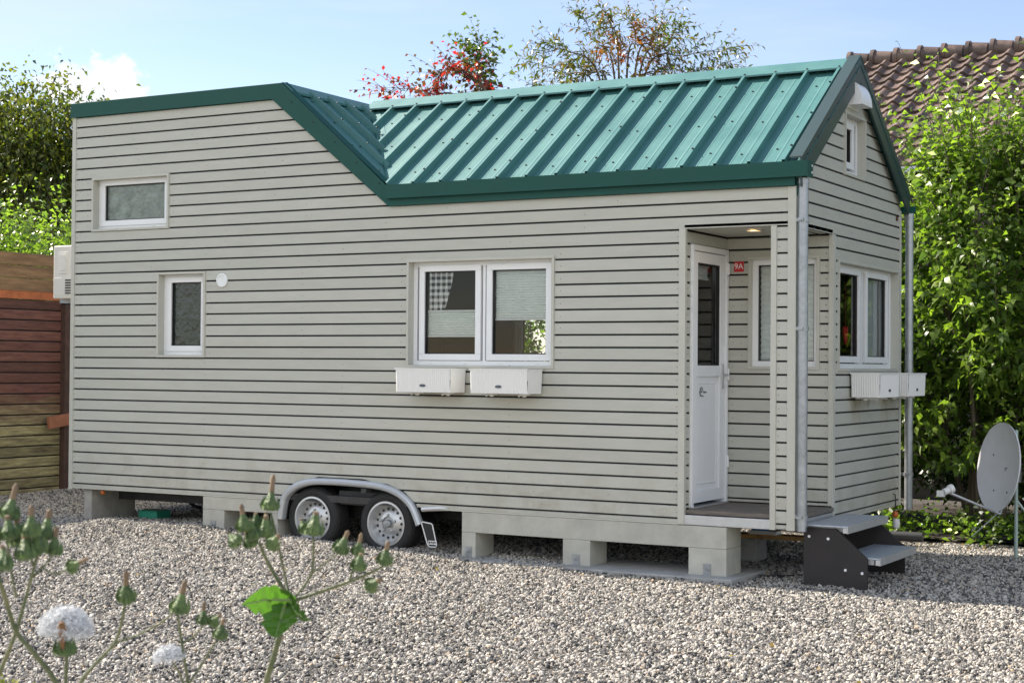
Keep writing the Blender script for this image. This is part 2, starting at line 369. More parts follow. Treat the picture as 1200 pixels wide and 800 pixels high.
def back_base(z):
    return [(LX, 0)] if z < 2.6 else [(LX, -4.73)]
LB = lambda z: [(0, WY)]
PO = [(-.70, -.105, 1.14, 2.04)]
DO = [(.125, .86, -.1, 2.10)]
def cladding(mb, mp, xf, bps, z0, z1, g=.0145, screws=True):
    n = math.floor(z0/.1+1e-6)
    while n*.1 < z1:
        zb, zt = max(z0, n*.1+g/2), min(z1, (n+1)*.1-g/2); n += 1
        if zt-zb < .006: continue
        zs = [zb]+sorted(b for b in set(bps) if zb+.002 < b < zt-.006)+[zt-.005]
        for a, b in zip(zs[:-1], zs[1:]):
            A, B = xf(a+1e-4), xf(b-1e-4)
            if len(A) != len(B): B = A
            for (p, q), (r, s_) in zip(A, B):
                mb.face([mp(p, 0, a), mp(q, 0, a), mp(s_, 0, b), mp(r, 0, b)])
        for p, q in xf(zb+1e-4):
            mb.face([mp(p, -.017, zb), mp(q, -.017, zb), mp(q, 0, zb), mp(p, 0, zb)])
            if screws and zt-zb > .07:
                for sx in [p+.055, q-.055]+([p+(q-p)*.5] if q-p > 1.2 else [])+([p+(q-p)*.26, p+(q-p)*.76] if q-p > 2.5 else []):
                    c = Vector(mp(sx, .0012, (zb+zt)/2+random.uniform(-.006, .006))); nrm = Vector(mp(0, 1, 0))-Vector(mp(0, 0, 0))
                    mb.disc(c, nrm, .0042, 1, 6)
        for p, q in xf(zt-.005-1e-4):
            mb.face([mp(p, 0, zt-.005), mp(q, 0, zt-.005), mp(q, -.005, zt), mp(p, -.005, zt)])
            mb.face([mp(p, -.005, zt), mp(q, -.005, zt), mp(q, -.017, zt), mp(p, -.017, zt)])
def sheet(mb, mp, xf, bps, z0, z1, d, m=0):
    zs = [z0]+sorted(b for b in set(bps) if z0 < b < z1)+[z1]
    for a, b in zip(zs[:-1], zs[1:]):
        if b-a < 1e-4: continue
        A, B = xf(a+1e-4), xf(b-1e-4)
        if len(A) != len(B): continue
        for (p, q), (r, s_) in zip(A, B): mb.face([mp(p, d, a), mp(q, d, a), mp(s_, d, b), mp(r, d, b)], m)
def wall(mp, lst, base, bps, z0, z1, inner=-.11, screws=True):
    xf = opens(lst, base)
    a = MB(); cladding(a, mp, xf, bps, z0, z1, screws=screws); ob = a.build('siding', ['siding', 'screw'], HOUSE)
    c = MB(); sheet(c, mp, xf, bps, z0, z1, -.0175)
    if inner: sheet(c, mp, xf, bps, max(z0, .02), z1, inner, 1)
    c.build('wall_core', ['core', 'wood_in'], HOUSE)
    return ob
wall(fmap, FO, front_base, FB, -.035, 3.56)
wall(gmap, GO, gable_base, GB, -.035, 3.55)
wall(bmap, BO, back_base, [2.6, .95, 2.0], -.035, 3.56, inner=-.05, screws=False)
wall(lmap, [], LB, [], -.035, 3.56, screws=False)
wall(pmap, PO, lambda z: [(-.884, 0.)], [1.14, 2.04], .075, 2.206)
wall(dmap, DO, lambda z: [(0., .87)], [2.10], .075, 2.206)
# corner post
po = MB()
cladding(po, fmap, lambda z: [(-.178, 0)], [], -.035, 2.206); cladding(po, gmap, lambda z: [(0, .19)], [], -.035, 2.206)
sheet(po, fmap, lambda z: [(-.178, 0)], [], -.035, 2.206, -.0175, 2); sheet(po, gmap, lambda z: [(0, .19)], [], -.035, 2.206, -.0175, 2)
po.box(-.178, -.161, .02, .19, -.035, 2.2, 0); po.box(-.178, -.02, .175, .19, -.035, 2.2, 0)
POST = po.build('porch_post', ['siding', 'screw', 'core'], HOUSE)
# trims
def trimpiece(name, *boxes):
    t_ = MB()
    for q_ in boxes: t_.box(*q_)
    return t_.build(name, 'trim', HOUSE, bevel=.0015)
trimpiece('corner_trim', (LX-.008, LX+.035, -.008, .03, -.06, 3.50))
trimpiece('corner_trim', (-.925, -.872, -.009, .0, -.045, 2.206), (-.884, -.872, .0, .03, -.045, 2.206))
trimpiece('corner_trim', (-.186, -.142, -.009, .02, -.045, 2.204))
trimpiece('corner_trim', (-.055, .0092, -.009, .0, -.045, 2.49), (0, .0092, .0, .045, -.045, 2.49))
trimpiece('corner_trim', (0, .009, .865, .925, -.045, 2.2), (-.03, .0, .861, .8702, .075, 2.2))
trimpiece('corner_trim', (0, .009, .15, .20, -.035, 2.2))
trimpiece('corner_trim', (0, .009, 2.715, 2.76, -.05, 2.55))
trimpiece('lintel_trim', (-.930, .0, -.006, .0, 2.206, 2.214)); trimpiece('lintel_trim', (.0, .006, .2, .87, 2.2, 2.207))
trimpiece('closing_strip', (LX, -4.75, -.004, .016, -.048, -.036)); trimpiece('closing_strip', (-3.22, -.925, -.004, .016, -.048, -.036)); trimpiece('closing_strip', (-.016, .004, .925, 2.715, -.048, -.036))
# ---- windows
def window(mp, o, panes, glass, fd=-.07, lining=.13, name='window', t=.022, splits=(), proud=.012, dark_gap=True):
    x0, x1, z0, z1 = o
    X0, X1, Za, Zb = x0+t, x1-t, z0+t, z1-t
    b = MB(); e = .038                                       # fixed frame
    for a in ((X0, X1, Za, Za+e), (X0, X1, Zb-e, Zb), (X0, X0+e, Za+e, Zb-e), (X1-e, X1, Za+e, Zb-e)): b.box(a[0], a[1], fd-.06, fd, a[2], a[3], 0, mp)
    for s_ in splits: b.box(s_-.012, s_+.012, fd-.06, fd, Za+e, Zb-e, 0, mp)
    for k in range(2*len(panes)):                            # drain caps
        xx = X0+(X1-X0)*(k+.5)/(2*len(panes)); b.box(xx-.014, xx+.014, fd, fd+.006, Za+.012, Za+.022, 0, mp)
    w = b.build(name, 'pvc', HOUSE, bevel=.002)
    s_ = MB(); q = .0
    for a in ((x0, x1, z1-t, z1), (x0, x1, z0, z0+t), (x0, x0+t, z0+t, z1-t), (x1-t, x1, z0+t, z1-t)): s_.box(a[0], a[1], -lining, proud, a[2], a[3], 0, mp)
    s_.build('surround', 'trim', w, bevel=.0015)
    for i, (pa, pb, pz, pq) in enumerate(panes):
        k = MB(); w_ = .052; lo = pa-w_; hi = pb+w_
        for a in ((lo, hi, pz-w_, pz), (lo, hi, pq, pq+w_), (lo, pa, pz, pq), (pb, hi, pz, pq)): k.box(a[0], a[1], fd-.05, fd+.012, a[2], a[3], 0, mp)
        k.build('sash', 'pvc', w, bevel=.003)
        gk = MB()
        for a in ((pa, pb, pz, pz+.008), (pa, pb, pq-.008, pq), (pa, pa+.008, pz+.008, pq-.008), (pb-.008, pb, pz+.008, pq-.008)): gk.box(a[0], a[1], fd-.03, fd-.004, a[2], a[3], 0, mp)
        gk.build('gasket', 'black', w)
        p = MB(); p.face([mp(pa+.001, fd-.022, pz+.001), mp(pb-.001, fd-.022, pz+.001), mp(pb-.001, fd-.022, pq-.001), mp(pa+.001, fd-.022, pq-.001)]); p.build('pane', glass, w)
    return w
def blind(w, mp, x0, x1, z0, z1, d, pitch=.02):
    b = MB(); n = max(2, int((z1-z0)/pitch)); b.box(x0, x1, d-.012, d+.012, z0-.012, z0, 1, mp); b.box(x0, x1, d-.012, d+.012, z1, z1+.012, 1, mp)
    for i in range(n):
        a, c = z0+(z1-z0)*i/n, z0+(z1-z0)*(i+1)/n; m_ = (a+c)/2
        b.face([mp(x0, d-.006, a), mp(x1, d-.006, a), mp(x1, d+.006, m_), mp(x0, d+.006, m_)]); b.face([mp(x0, d+.006, m_), mp(x1, d+.006, m_), mp(x1, d-.006, c), mp(x0, d-.006, c)])
    return b.build('blind', ['blind', 'pvc'], w)
def curtain(w, mp, top, bot, z0, z1, d, m, folds=5, amp=.018):
    b = MB(); n = folds*8; rows = 6; g = {}
    for j in range(rows+1):
        z = z1+(z0-z1)*j/rows; a = top[0]+(bot[0]-top[0])*(j/rows)**1.4; c = top[1]+(bot[1]-top[1])*(j/rows)**1.4
        for i in range(n+1):
            g[i, j] = mp(a+(c-a)*i/n, d+amp*math.sin(2*math.pi*folds*i/n), z)
    for j in range(rows):
        for i in range(n): b.face([g[i, j], g[i+1, j], g[i+1, j+1], g[i, j+1]])
    return b.build('curtain', m, w, smooth=True)
w = window(fmap, FO[0], [(-6.894, -6.150, 2.50, 2.833)], 'frost'); tag(w, 'wide high window with pale patterned glass')
w = window(fmap, FO[1], [(-6.055, -5.70, 1.313, 1.896)], 'frost2'); tag(w, 'narrow window with dark patterned glass')
w = window(fmap, FO[2], [(-3.274, -2.777, 1.245, 1.935), (-2.617, -2.116, 1.245, 1.935)], 'glass', splits=(-2.697,)); tag(w, 'two sash window with pleated blinds and checked curtain')
blind(w, fmap, -3.27, -2.78, 1.40, 1.60, -.118); blind(w, fmap, -2.61, -2.11, 1.535, 1.93, -.118)
curtain(w, fmap, (-3.26, -3.02), (-3.26, -3.11), 1.61, 1.96, -.118, 'gingham', 4, .008)
w = window(gmap, GO[0], [(1.20, 1.705, 1.25, 1.92), (1.954, 2.50, 1.25, 1.92)], 'glass', fd=-.06, splits=(1.83,)); tag(w, 'two sash gable window with a red heart hanging inside')
curtain(w, gmap, (2.0, 2.62), (2.0, 2.62), 1.15, 1.95, -.14, 'net', 7); curtain(w, gmap, (1.12, 1.3), (1.12, 1.26), 1.15, 1.95, -.14, 'net', 3)
hb = MB(); hp = [(.055*math.copysign(abs(math.sin(t))**1.6, math.sin(t)), .075*(.8*math.cos(t)-.3*math.cos(2*t)-.1*math.cos(3*t))) for t in np.linspace(0, 2*math.pi, 24, endpoint=False)]
hb.prism([(1.60+a*1.1, 1.44+c*1.25) for a, c in hp], 'x', -.135, -.125); hb.tube([(-.13, 1.60, 1.5), (-.13, 1.60, 1.86)], .0015); hb.build('hanging_heart', 'red', w)
w = window(gmap, GO[1], [(1.25, 1.50, 2.83, 3.10)], 'glass', fd=-.06); tag(w, 'small square window high in the gable')
w = window(pmap, PO[0], [(-.633, -.165, 1.205, 1.975)], 'glass', fd=-.05); tag(w, 'porch window with a pale blind behind the glass')
blind(w, pmap, -.63, -.165, 1.21, 1.97, -.10, .045)
w = window(bmap, BO[0], [(-3.78, -2.83, 1.04, 1.92)], 'glass', fd=-.05)
# ---- door
d = MB()
for a in ((.125, .86, 2.055, 2.10), (.125, .165, .07, 2.055), (.82, .86, .07, 2.055)): d.box(a[0], a[1], -.08, .02, a[2], a[3], 0, dmap)
DOOR = d.build('door', 'pvc', HOUSE, bevel=.003)
lf = MB()
for a in ((.17, .815, .10, .19), (.17, .26, .19, 2.05), (.715, .815, .19, 2.05), (.26, .715, 1.965, 2.05), (.26, .715, 1.08, 1.165)): lf.box(a[0], a[1], -.065, .005, a[2], a[3], 0, dmap)
lf.box(.26, .715, -.06, -.012, .19, 1.08, 0, dmap)
for a in ((.30, .675, .24, .25), (.30, .675, 1.02, 1.03), (.30, .31, .25, 1.02), (.665, .675, .25, 1.02)): lf.box(a[0], a[1], -.012, -.006, a[2], a[3], 0, dmap)
lf.build('door_leaf', 'pvc', DOOR, bevel=.004)
p = MB(); p.face([dmap(a_, -.035, z_) for a_, z_ in ((.261, 1.166), (.714, 1.166), (.714, 1.964), (.261, 1.964))]); p.build('pane', 'glass', DOOR)
g = MB()
for a in ((.26, .715, 1.165, 1.175), (.26, .715, 1.955, 1.965), (.26, .27, 1.175, 1.955), (.705, .715, 1.175, 1.955)): g.box(a[0], a[1], -.03, -.002, a[2], a[3], 0, dmap)
g.build('gasket', 'black', DOOR)
blind(DOOR, dmap, .27, .70, 1.86, 1.95, -.10, .015)
h = MB(); h.box(.745, .775, .005, .016, .98, 1.18, 0, dmap); h.tube([dmap(.76, .01, 1.09), dmap(.76, .055, 1.09), dmap(.64, .055, 1.09)], .009); h.build('handle', 'alu', DOOR, smooth=True)
lg = MB(); q = lambda a, z: dmap(a, -.0045, z)                   # small printed bird-like mark and a word beside it
lg.tube([q(.33, .955), q(.345, .985), q(.37, .995), q(.385, .975), q(.36, .955), q(.33, .955), q(.345, .93), q(.40, .925)], .0035, seg=5)
lg.tube([q(.40, .952), q(.412, .962), q(.424, .952), q(.436, .96), q(.45, .952), q(.465, .958)], .003, seg=5); lg.build('printed_mark', 'mark', DOOR)
for z in (.35, 1.05, 1.9):
    hg = MB(); hg.tube([dmap(.838, .026, z), dmap(.838, .026, z+.09)], .011); hg.build('hinge', 'pvc', DOOR, smooth=True)
hg = MB(); hg.box(.795, .815, .006, .03, 1.0, 1.32, 0, dmap); hg.build('lock_plate', 'pvc', DOOR)
th = MB(); th.box(.125, .86, -.08, .03, .055, .075, 0, dmap); th.build('threshold', 'alu', DOOR)
# ---- porch
dk = MB()
for k in range(6): dk.box(-.875, .02, .02+k*.142, .02+k*.142+.136, .035, .066)
dk.build('porch_deck', 'deck', HOUSE, bevel=.003)
bm = MB(); bm.box(-.876, -.186, -.002, .03, -.045, .028); bm.box(-.01, .012, .2, .86, -.05, .028); bm.box(-.87, -.02, .03, .85, -.045, .028); bm.build('porch_beam', 'alu', HOUSE, bevel=.003)
ce = MB()
for k in range(6): ce.box(-.883, .0, .0+k*.145, .0+k*.145+.139, 2.2065, 2.222)
ce.box(-.883, .0, .0, .87, 2.222, 2.235, 1); ce.build('porch_ceiling', ['siding', 'core'], HOUSE)
cl = MB(); cl.lathe([(.075, 0), (.075, -.008), (.055, -.010), (.052, -.004)], (-.436, .289, 2.206), (0, 0, 1), 0, 24); cl.disc((-.436, .289, 2.2035), (0, 0, -1), .053, 1, 24)
cl.build('ceiling_lamp', ['alu', 'lamp'], HOUSE, smooth=True)
# ---- roof
def trapsheet(mb, P, u0, u1, ribs, tlo, thi, pitch=.2705):
    pts = {u0: 0, u1: 0}
    for c in ribs:
        for du, hh in ((-.017, 0), (-.011, .050), (.011, .050), (.017, 0)): pts[c+du] = hh
        for off in (-.085, .085):
            for du, hh in ((-.011, 0), (0, .0022), (.011, 0)): pts[c+pitch/2+off*.55+du] = hh
    us = sorted(u for u in pts if u0 <= u <= u1)
    for a, b in zip(us[:-1], us[1:]):
        la, lb, ha, hb_ = tlo(a), tlo(b), thi(a), thi(b)
        if ha-la < .004 and hb_-lb < .004: continue
        mb.face([P(a, la, pts[a]), P(b, lb, pts[b]), P(b, hb_, pts[b]), P(a, ha, pts[a])], 0)
VX0, VX1 = -3.58, -4.73                              # valley foot and head
TS = math.hypot(RIDGE_Y+.05, (RIDGE_Y+.05)*SL); n_g = Vector((0, -SL, 1)).normalized(); e_g = Vector((0, 1, SL)).normalized()
def PG(u, t, hh): return tuple(Vector((u, -.05, EAVE_Z-.03*SL+.006))+e_g*t+n_g*hh)
RB = [-.07-.2705*k for k in range(18)]
vt = lambda x: max(0., min(TS, TS*(VX0-x)/(VX0-VX1)))
rf = MB(); trapsheet(rf, PG, VX1, .075, RB, vt, lambda x: TS)
for k, c in enumerate(RB):
    for t in (.22, .76, 1.30):
        tt = t+.05*(k % 2); x = c+.135
        if tt > vt(x)+.06 and x < .06: rf.disc(PG(x, tt, .001), n_g, .009, 1, 8, .006)
        if k % 3 == 0 and tt > vt(c)+.1: rf.disc(PG(c, tt, .053), n_g, .010, 1, 8, .006)
rf.build('roof_sheet', ['roof', 'black'], HOUSE)
n_b = Vector((0, SL, 1)).normalized(); e_b = Vector((0, -1, SL*RIDGE_Y/(WY-RIDGE_Y))).normalized()
TB = (WY+.05-RIDGE_Y)/abs(e_b.y)
def PB(u, t, hh): return tuple(Vector((u, WY+.05, RIDGE_Z-TB*e_b.z))+e_b*t+n_b*hh)
rb = MB(); trapsheet(rb, PB, VX1, .075, RB, lambda x: 0, lambda x: TB); rb.build('roof_sheet', ['roof'], HOUSE)
# the sloping triangle between flat part and gable
sv = (EAVE_Z-RIDGE_Z)/(VX0-VX1); e_v = Vector((-1, 0, -sv)).normalized(); n_v = Vector((-sv, 0, 1)).normalized()
TV = (VX0-VX1)/abs(e_v.x)
def PV(y, t, hh): return tuple(Vector((VX0, y, EAVE_Z+.004))+e_v*t+n_v*hh)
ts_ = MB(); yv = lambda y: max(0., min(TV, TV*(y/RIDGE_Y)))
RV = [.02+.2705*k for k in range(1, 5)]
trapsheet(ts_, PV, 0., RIDGE_Y, RV, yv, lambda y: TV-.07)
for y in [.10, .22]+[r_+.13 for r_ in RV]+RV:
    for t in (.25, .62, .98, 1.3):
        if t > yv(y)+.05 and t < TV-.05 and y < RIDGE_Y-.1: ts_.disc(PV(y, t, .053 if y in RV else .002), n_v, .009, 1, 8, .006)
ts_.build('roof_sheet', ['roof', 'black'], HOUSE)
# valley flashing
vf = MB(); A = Vector((VX0, 0, EAVE_Z+.012)); B = Vector((VX1, RIDGE_Y, RIDGE_Z+.012))
vf.face([A, A+Vector((.09, 0, .0)), B+Vector((.09, 0, .004)), B]); vf.face([A, B, B+Vector((-.004, -.03, .03)), A+Vector((-.03, 0, .03))]); 
vf.prism([(VX1-.02, RIDGE_Z+.002), (VX1-.02, RIDGE_Z+.034), (VX1+.012, RIDGE_Z+.036), (VX1+.11, RIDGE_Z-.046), (VX1+.105, RIDGE_Z-.066), (VX1+.03, RIDGE_Z+.0)], 'y', -.02, RIDGE_Y-.02)
vf.build('valley_flashing', 'roof', HOUSE)
# flat roof, rear slope cap, ridge cap
fr = MB(); fr.box(LX, VX1, -.0, WY, 3.56, 3.60); fr.build('flat_roof', 'roof', HOUSE)
rc = MB()
for s_, en, wd in ((-1, e_g, .17), (1, e_b, .17)):
    a = Vector((0, RIDGE_Y, RIDGE_Z+.070)); dn = -en*wd
    q = [a+Vector((VX1+.03, 0, 0)), a+Vector((.075, 0, 0)), a+dn+Vector((.075, 0, 0)), a+dn+Vector((VX1+.03, 0, 0))]
    rc.face(q); rc.face([q[3], q[2], q[2]+Vector((0, 0, -.014)), q[3]+Vector((0, 0, -.014))])
for k in range(17): rc.disc(Vector((RB[k], RIDGE_Y, RIDGE_Z+.070))-e_g*.15, n_g, .009, 1, 8, .006)
rc.build('ridge_cap', ['roof', 'black'], HOUSE)
fa = MB()
fa.prism([(LX-.012, 3.498), (-4.84, 3.497), (-4.728, 3.624), (LX-.012, 3.624)], 'y', -.03, -.0005)
fa.box(LX-.012, -4.728, -.03, .09, 3.624, 3.632)
fa.box(LX-.012, LX+.0, -.0005, WY, 3.49, 3.624)
fa.build('fascia', 'fascia', HOUSE, bevel=.003)
fs = MB(); fs.prism([(-4.838, 3.493), (-3.588, 2.493), (-3.588, 2.65), (-4.722, 3.624)], 'y', -.032, -.0008)
q = Vector((-4.722, -.032, 3.630)), Vector((-3.578, -.032, 2.656)); fs.face([q[0], q[1], q[1]+Vector((.012, .06, .012)), q[0]+Vector((.012, .06, .012))])
for k in range(5): fs.disc((-4.62+k*.235, -.033, 3.45-k*.19), (0, -1, 0), .007, 1, 8, .004)
fs.build('fascia', ['fascia', 'black'], HOUSE)
gt = MB(); gt.prism([(-.074, 2.552), (-.074, 2.668), (-.058, 2.668), (-.058, 2.60), (-.002, 2.60), (-.002, 2.552)], 'x', -3.588, .112)
gt.box(-3.588, .006, -.034, -.0012, 2.493, 2.551); gt.box(.112, .118, -.078, .045, 2.545, 2.672)
gt.prism([(.045, 2.55), (-.0, 2.55), (-.0, 2.42)], 'x', .0095, .02)
for z in (2.585, 2.635): gt.disc((.118, .02, z), (1, 0, 0), .009, 1, 8, .004)
gt.build('gutter', ['fascia', 'pvc'], HOUSE)
g2 = MB(); g2.prism([(WY+.02, 2.53), (WY+.14, 2.53), (WY+.14, 2.60), (WY+.13, 2.60), (WY+.13, 2.545), (WY+.02, 2.545)], 'x', VX1, .10); g2.build('gutter', 'fascia', HOUSE)
ba = MB()
def strip(p0, p1, drop, x0, x1):
    (ya, za), (yb, zb) = p0, p1
    ba.prism([(ya, za), (yb, zb), (yb, zb-drop), (ya, za-drop)], 'x', x0, x1)
rg = (RIDGE_Y, RIDGE_Z+.078)
strip((-.05, EAVE_Z+.058-.03*SL), rg, .215, .052, .068); strip(rg, (WY+.06, RIDGE_Z+.078-(WY+.06-RIDGE_Y)*abs(e_b.z/e_b.y)), .21, .052, .068)
strip((-.05, EAVE_Z+.069-.03*SL), (rg[0], rg[1]+.011), .012, -.03, .068); strip((rg[0], rg[1]+.011), (WY+.06, RIDGE_Z+.089-(WY+.06-RIDGE_Y)*abs(e_b.z/e_b.y)), .012, -.03, .068)
for k in range(6):
    f = (k+.5)/6; ba.disc((.0685, -.05+f*(RIDGE_Y+.05), EAVE_Z+.0+f*(RIDGE_Z-EAVE_Z)), (1, 0, 0), .008, 1, 8, .004)
ba.build('barge_board', [mat('dark_flashing', (.03, .055, .055), .4, var=.08, vs=3), 'black'], HOUSE)
# vent hood under the gable apex
hd = MB(); arc = [(.012+.12*math.sin(t), 3.265+.20*math.cos(t)) for t in np.linspace(0, math.pi/2, 10)]
for (xa, za), (xb, zb) in zip(arc[:-1], arc[1:]): hd.face([(xa, 1.20, za), (xa, 1.46, za), (xb, 1.46, zb), (xb, 1.20, zb)])
for y in (1.20, 1.46): hd.face([(x, y, z) for x, z in arc]+[(.012, y, 3.265)])
hd.face([(.012, 1.20, 3.265), (.132, 1.20, 3.265), (.132, 1.46, 3.265), (.012, 1.46, 3.265)]); hd.box(0, .012, 1.185, 1.475, 3.245, 3.475); hd.build('vent_hood', 'pvc', HOUSE)
vn = MB(); vn.lathe([(.062, 0), (.062, .012), (.048, .014), (.046, .004)], fmap(-5.40, 0, 1.903), (0, -1, 0), 0, 28); vn.disc(fmap(-5.40, .005, 1.903), (0, -1, 0), .047, 1, 28)
vn.build('vent', ['pvc', 'blind'], HOUSE, smooth=True)
nk = MB(); nk.disc((.001, 2.62, 2.47), (1, 0, 0), .022, 0, 12, .012); nk.build('cable_gland', mat('brown_cap', (.10, .035, .025), .4), HOUSE)
# downpipes
def downpipe(x, y, zt, zb, ys):
    b = MB(); b.tube([(x, y, zt), (x, y, zb)], .036, 0, 16); b.tube([(x, y, zt-.0), (x, y, zt-.04)], .040, 0, 16)
    o = b.build('downpipe', 'galv', HOUSE, smooth=True)
    for z in ys:
        c = MB(); c.lathe([(.037, -.016), (.043, -.016), (.043, .016), (.037, .016)], (x, y, z), (0, 0, 1), 0, 16); c.box(x-.075, x-.03, y-.008, y+.008, z-.012, z+.012); c.box(x-.02, x+.02, y-.062, y-.036, z-.008, z+.008); c.build('bracket', 'galv', o)
    return o
downpipe(.062, .0, 2.545, -.045, (2.24, 1.44, .06))
downpipe(.062, WY+.07, 2.53, -.09, (1.10, .22))
# ---- underside and trailer
un = MB(); un.box(LX+.02, -.02, .03, WY-.03, -.04, .018); un.build('floor_deck', 'steel', HOUSE)
ch = MB()
for y in (.42, 2.28): ch.box(LX+.1, -.95, y, y+.06, -.17, -.041)
for x in np.arange(-6.9, -1., .9): ch.box(x, x+.05, .48, 2.28, -.13, -.042)
for x in (-4.40, -3.63): ch.box(x-.04, x+.04, .12, 2.6, -.23, -.15)
ch.build('chassis', 'steel', HOUSE)
inn = MB(); inn.box(-4.735, -4.71, .115, WY-.115, .02, 2.6); inn.box(LX+.11, VX1, .115, WY-.115, 2.6, 2.63); inn.build('interior_partition', 'wood_in', HOUSE)
def wheel(cx, cz, y0=.03, wd=.195):
    R, r = .272, .186
    t = MB()
    pr = [(r, .012), (r+.01, .0), (r+.03, -.006), (R-.03, -.004), (R-.012, .008), (R, .028), (R, wd-.028), (R-.012, wd-.008), (R-.03, wd), (r+.02, wd), (r, wd-.01)]
    t.lathe(pr, (cx, y0, cz), (0, 1, 0), 0, 64)
    for k in range(48):                                  # tread blocks
        for j in range(4):
            a = 2*math.pi*(k+.5*(j % 2))/48; c, s_ = math.cos(a), math.sin(a); y = y0+.03+j*.036
            pts = [(R-.004, -.012), (R+.005, -.011), (R+.005, .011), (R-.004, .012)]
            def W(rr, tt, yy): return (cx+c*rr-s_*tt, yy, cz+s_*rr+c*tt)
            t.face([W(R+.005, -.012, y), W(R+.005, .012, y), W(R+.005, .012, y+.028), W(R+.005, -.012, y+.028)])
            t.face([W(R-.002, -.012, y), W(R-.002, .012, y), W(R+.005, .012, y), W(R+.005, -.012, y)])
    root = t.build('wheel', 'tyre', HOUSE, smooth=True)
    m_ = MB(); yc = y0
    m_.lathe([(r, .010), (r+.004, .0), (r-.012, -.002), (r-.02, .012), (r-.026, .055), (r-.04, .075), (.105, .052), (.085, .038), (.06, .034), (.05, .05), (.0, .05)], (cx, yc, cz), (0, 1, 0), 0, 64)
    hh = m_
    for k in range(15):
        a = 2*math.pi*k/15; hh.disc((cx+.122*math.cos(a), yc+.0585, cz+.122*math.sin(a)), (0, -1, 0), .0125, 1, 10, .004)
    m_.build('rim', ['rim', 'black'], root, smooth=True)
    cp = MB(); cp.lathe([(.036, .05), (.036, .012), (.030, .006), (.0, .004)], (cx, yc, cz), (0, 1, 0), 0, 24)
    for k in range(5):
        a = 2*math.pi*k/5+.3; cp.lathe([(.013, .046), (.012, .024), (.0, .022)], (cx+.072*math.cos(a), yc, cz+.072*math.sin(a)), (0, 1, 0), 0, 8)
    cp.build('hub_cap', 'galv', root, smooth=True)
    return root
wheel(-4.395, -.19); wheel(-3.625, -.195)
def smooth_curve(pts, n=6):
    out = []; P = [Vector(p) for p in pts]
    for i in range(len(P)-1):
        p0, p1, p2, p3 = P[max(i-1, 0)], P[i], P[i+1], P[min(i+2, len(P)-1)]
        for k in range(n):
            t = k/n; out.append(.5*((2*p1)+(p2-p0)*t+(2*p0-5*p1+4*p2-p3)*t*t+(3*p1-p0-3*p2+p3)*t**3))
    return out+[P[-1]]
fc = smooth_curve([(x, 0, z) for x, z in FEN], 6)
fn = MB(); N_ = len(fc)
def fnorm(i):
    d_ = fc[min(i+1, N_-1)]-fc[max(i-1, 0)]; return Vector((-d_.z, 0, d_.x)).normalized()*(1)
prof = [(.0, .02), (.004, -.018), (-.004, -.034), (-.02, -.044), (-.038, -.042), (-.052, -.03), (-.056, -.012), (-.056, .03)]
g = [[fc[i]+fnorm(i)*a+Vector((0, y, 0)) for a, y in prof] for i in range(N_)]
for i in range(N_-1):
    for k in range(len(prof)-1): fn.face([g[i][k], g[i+1][k], g[i+1][k+1], g[i][k+1]])
FN = fn.build('fender', 'fender', HOUSE, smooth=True)
fi = MB()
for i in range(N_-1): fi.face([fc[i]+fnorm(i)*-.058+Vector((0, .025, 0)), fc[i+1]+fnorm(i+1)*-.058+Vector((0, .025, 0)), fc[i+1]+fnorm(i+1)*-.058+Vector((0, .3, 0)), fc[i]+fnorm(i)*-.058+Vector((0, .3, 0))])
fi.face([Vector(p)+Vector((0, .3, 0)) for p in fc]); fi.build('fender_liner', 'black', FN)
fb = MB(); fb.box(-4.16, -3.76, .10, .14, -.06, .06); fb.box(-3.84, -3.79, -.03, .1, .06, .10); fb.build('fender_bracket', 'steel', FN)
mf = MB()
def MFP(a, b_): # mudflap plane
    return (-3.245+a*.118+b_*.062, -.012, -.155-b_*.20)
mf_o = [(0, 0), (.08, -.06), (.92, 0), (1, .06), (.93, .95), (.8, 1.03), (.2, 1.03), (.07, .95)]
mf.prism([(MFP(*p)[0], MFP(*p)[2]) for p in mf_o], 'y', -.012, .0, 0)
mf.build('mud_flap', 'black', HOUSE)
mo = MB(); pts = [Vector(MFP(.06+.88*a, .04+.93*b_))+Vector((0, -.003, 0)) for a, b_ in mf_o]; mo.tube(pts+[pts[0]], .005, 0, 6); mo.box(-3.165, -3.085, -.019, -.0125, -.335, -.303, 0)
mo.build('reflector_border', 'white', HOUSE); mk = MB()
for k in range(4): mk.box(-3.158+k*.018, -3.146+k*.018, -.021, -.0192, -.328+.004*(k % 2), -.309)
mk.build('printed_mark', 'mark', HOUSE)
mh = MB(); mh.tube([(-3.24, .0, -.05), (-3.0, .02, -.03)], .022, 0, 8); mh.build('mud_flap_arm', 'alu', HOUSE)
ml = MB(); ml.lathe([(.022, 0), (.02, .02), (0, .026)], (-6.86, .05, -.075), (0, -1, 0), 0, 14); ml.build('marker_light', 'orange', HOUSE, smooth=True)
# marker lamp hanging at the rear corner
ha = MB(); ha.tube([(.004, 2.55, .06), (.02, 2.55, .055), (.025, 2.55, -.02), (.022, 2.55, -.07)], .006, 1, 6); ha.lathe([(.0, .0), (.022, .01), (.028, .04), (.02, .06)], (.022, 2.55, -.15), (0, 0, 1), 0, 14); ha.lathe([(.0, 0), (.025, .012), (.034, .05), (.028, .09)], (.03, 2.55, -.245), (0, 0, 1), 2, 14)
ha.build('marker_lamp', ['orange', 'black', 'white'], HOUSE, smooth=True)
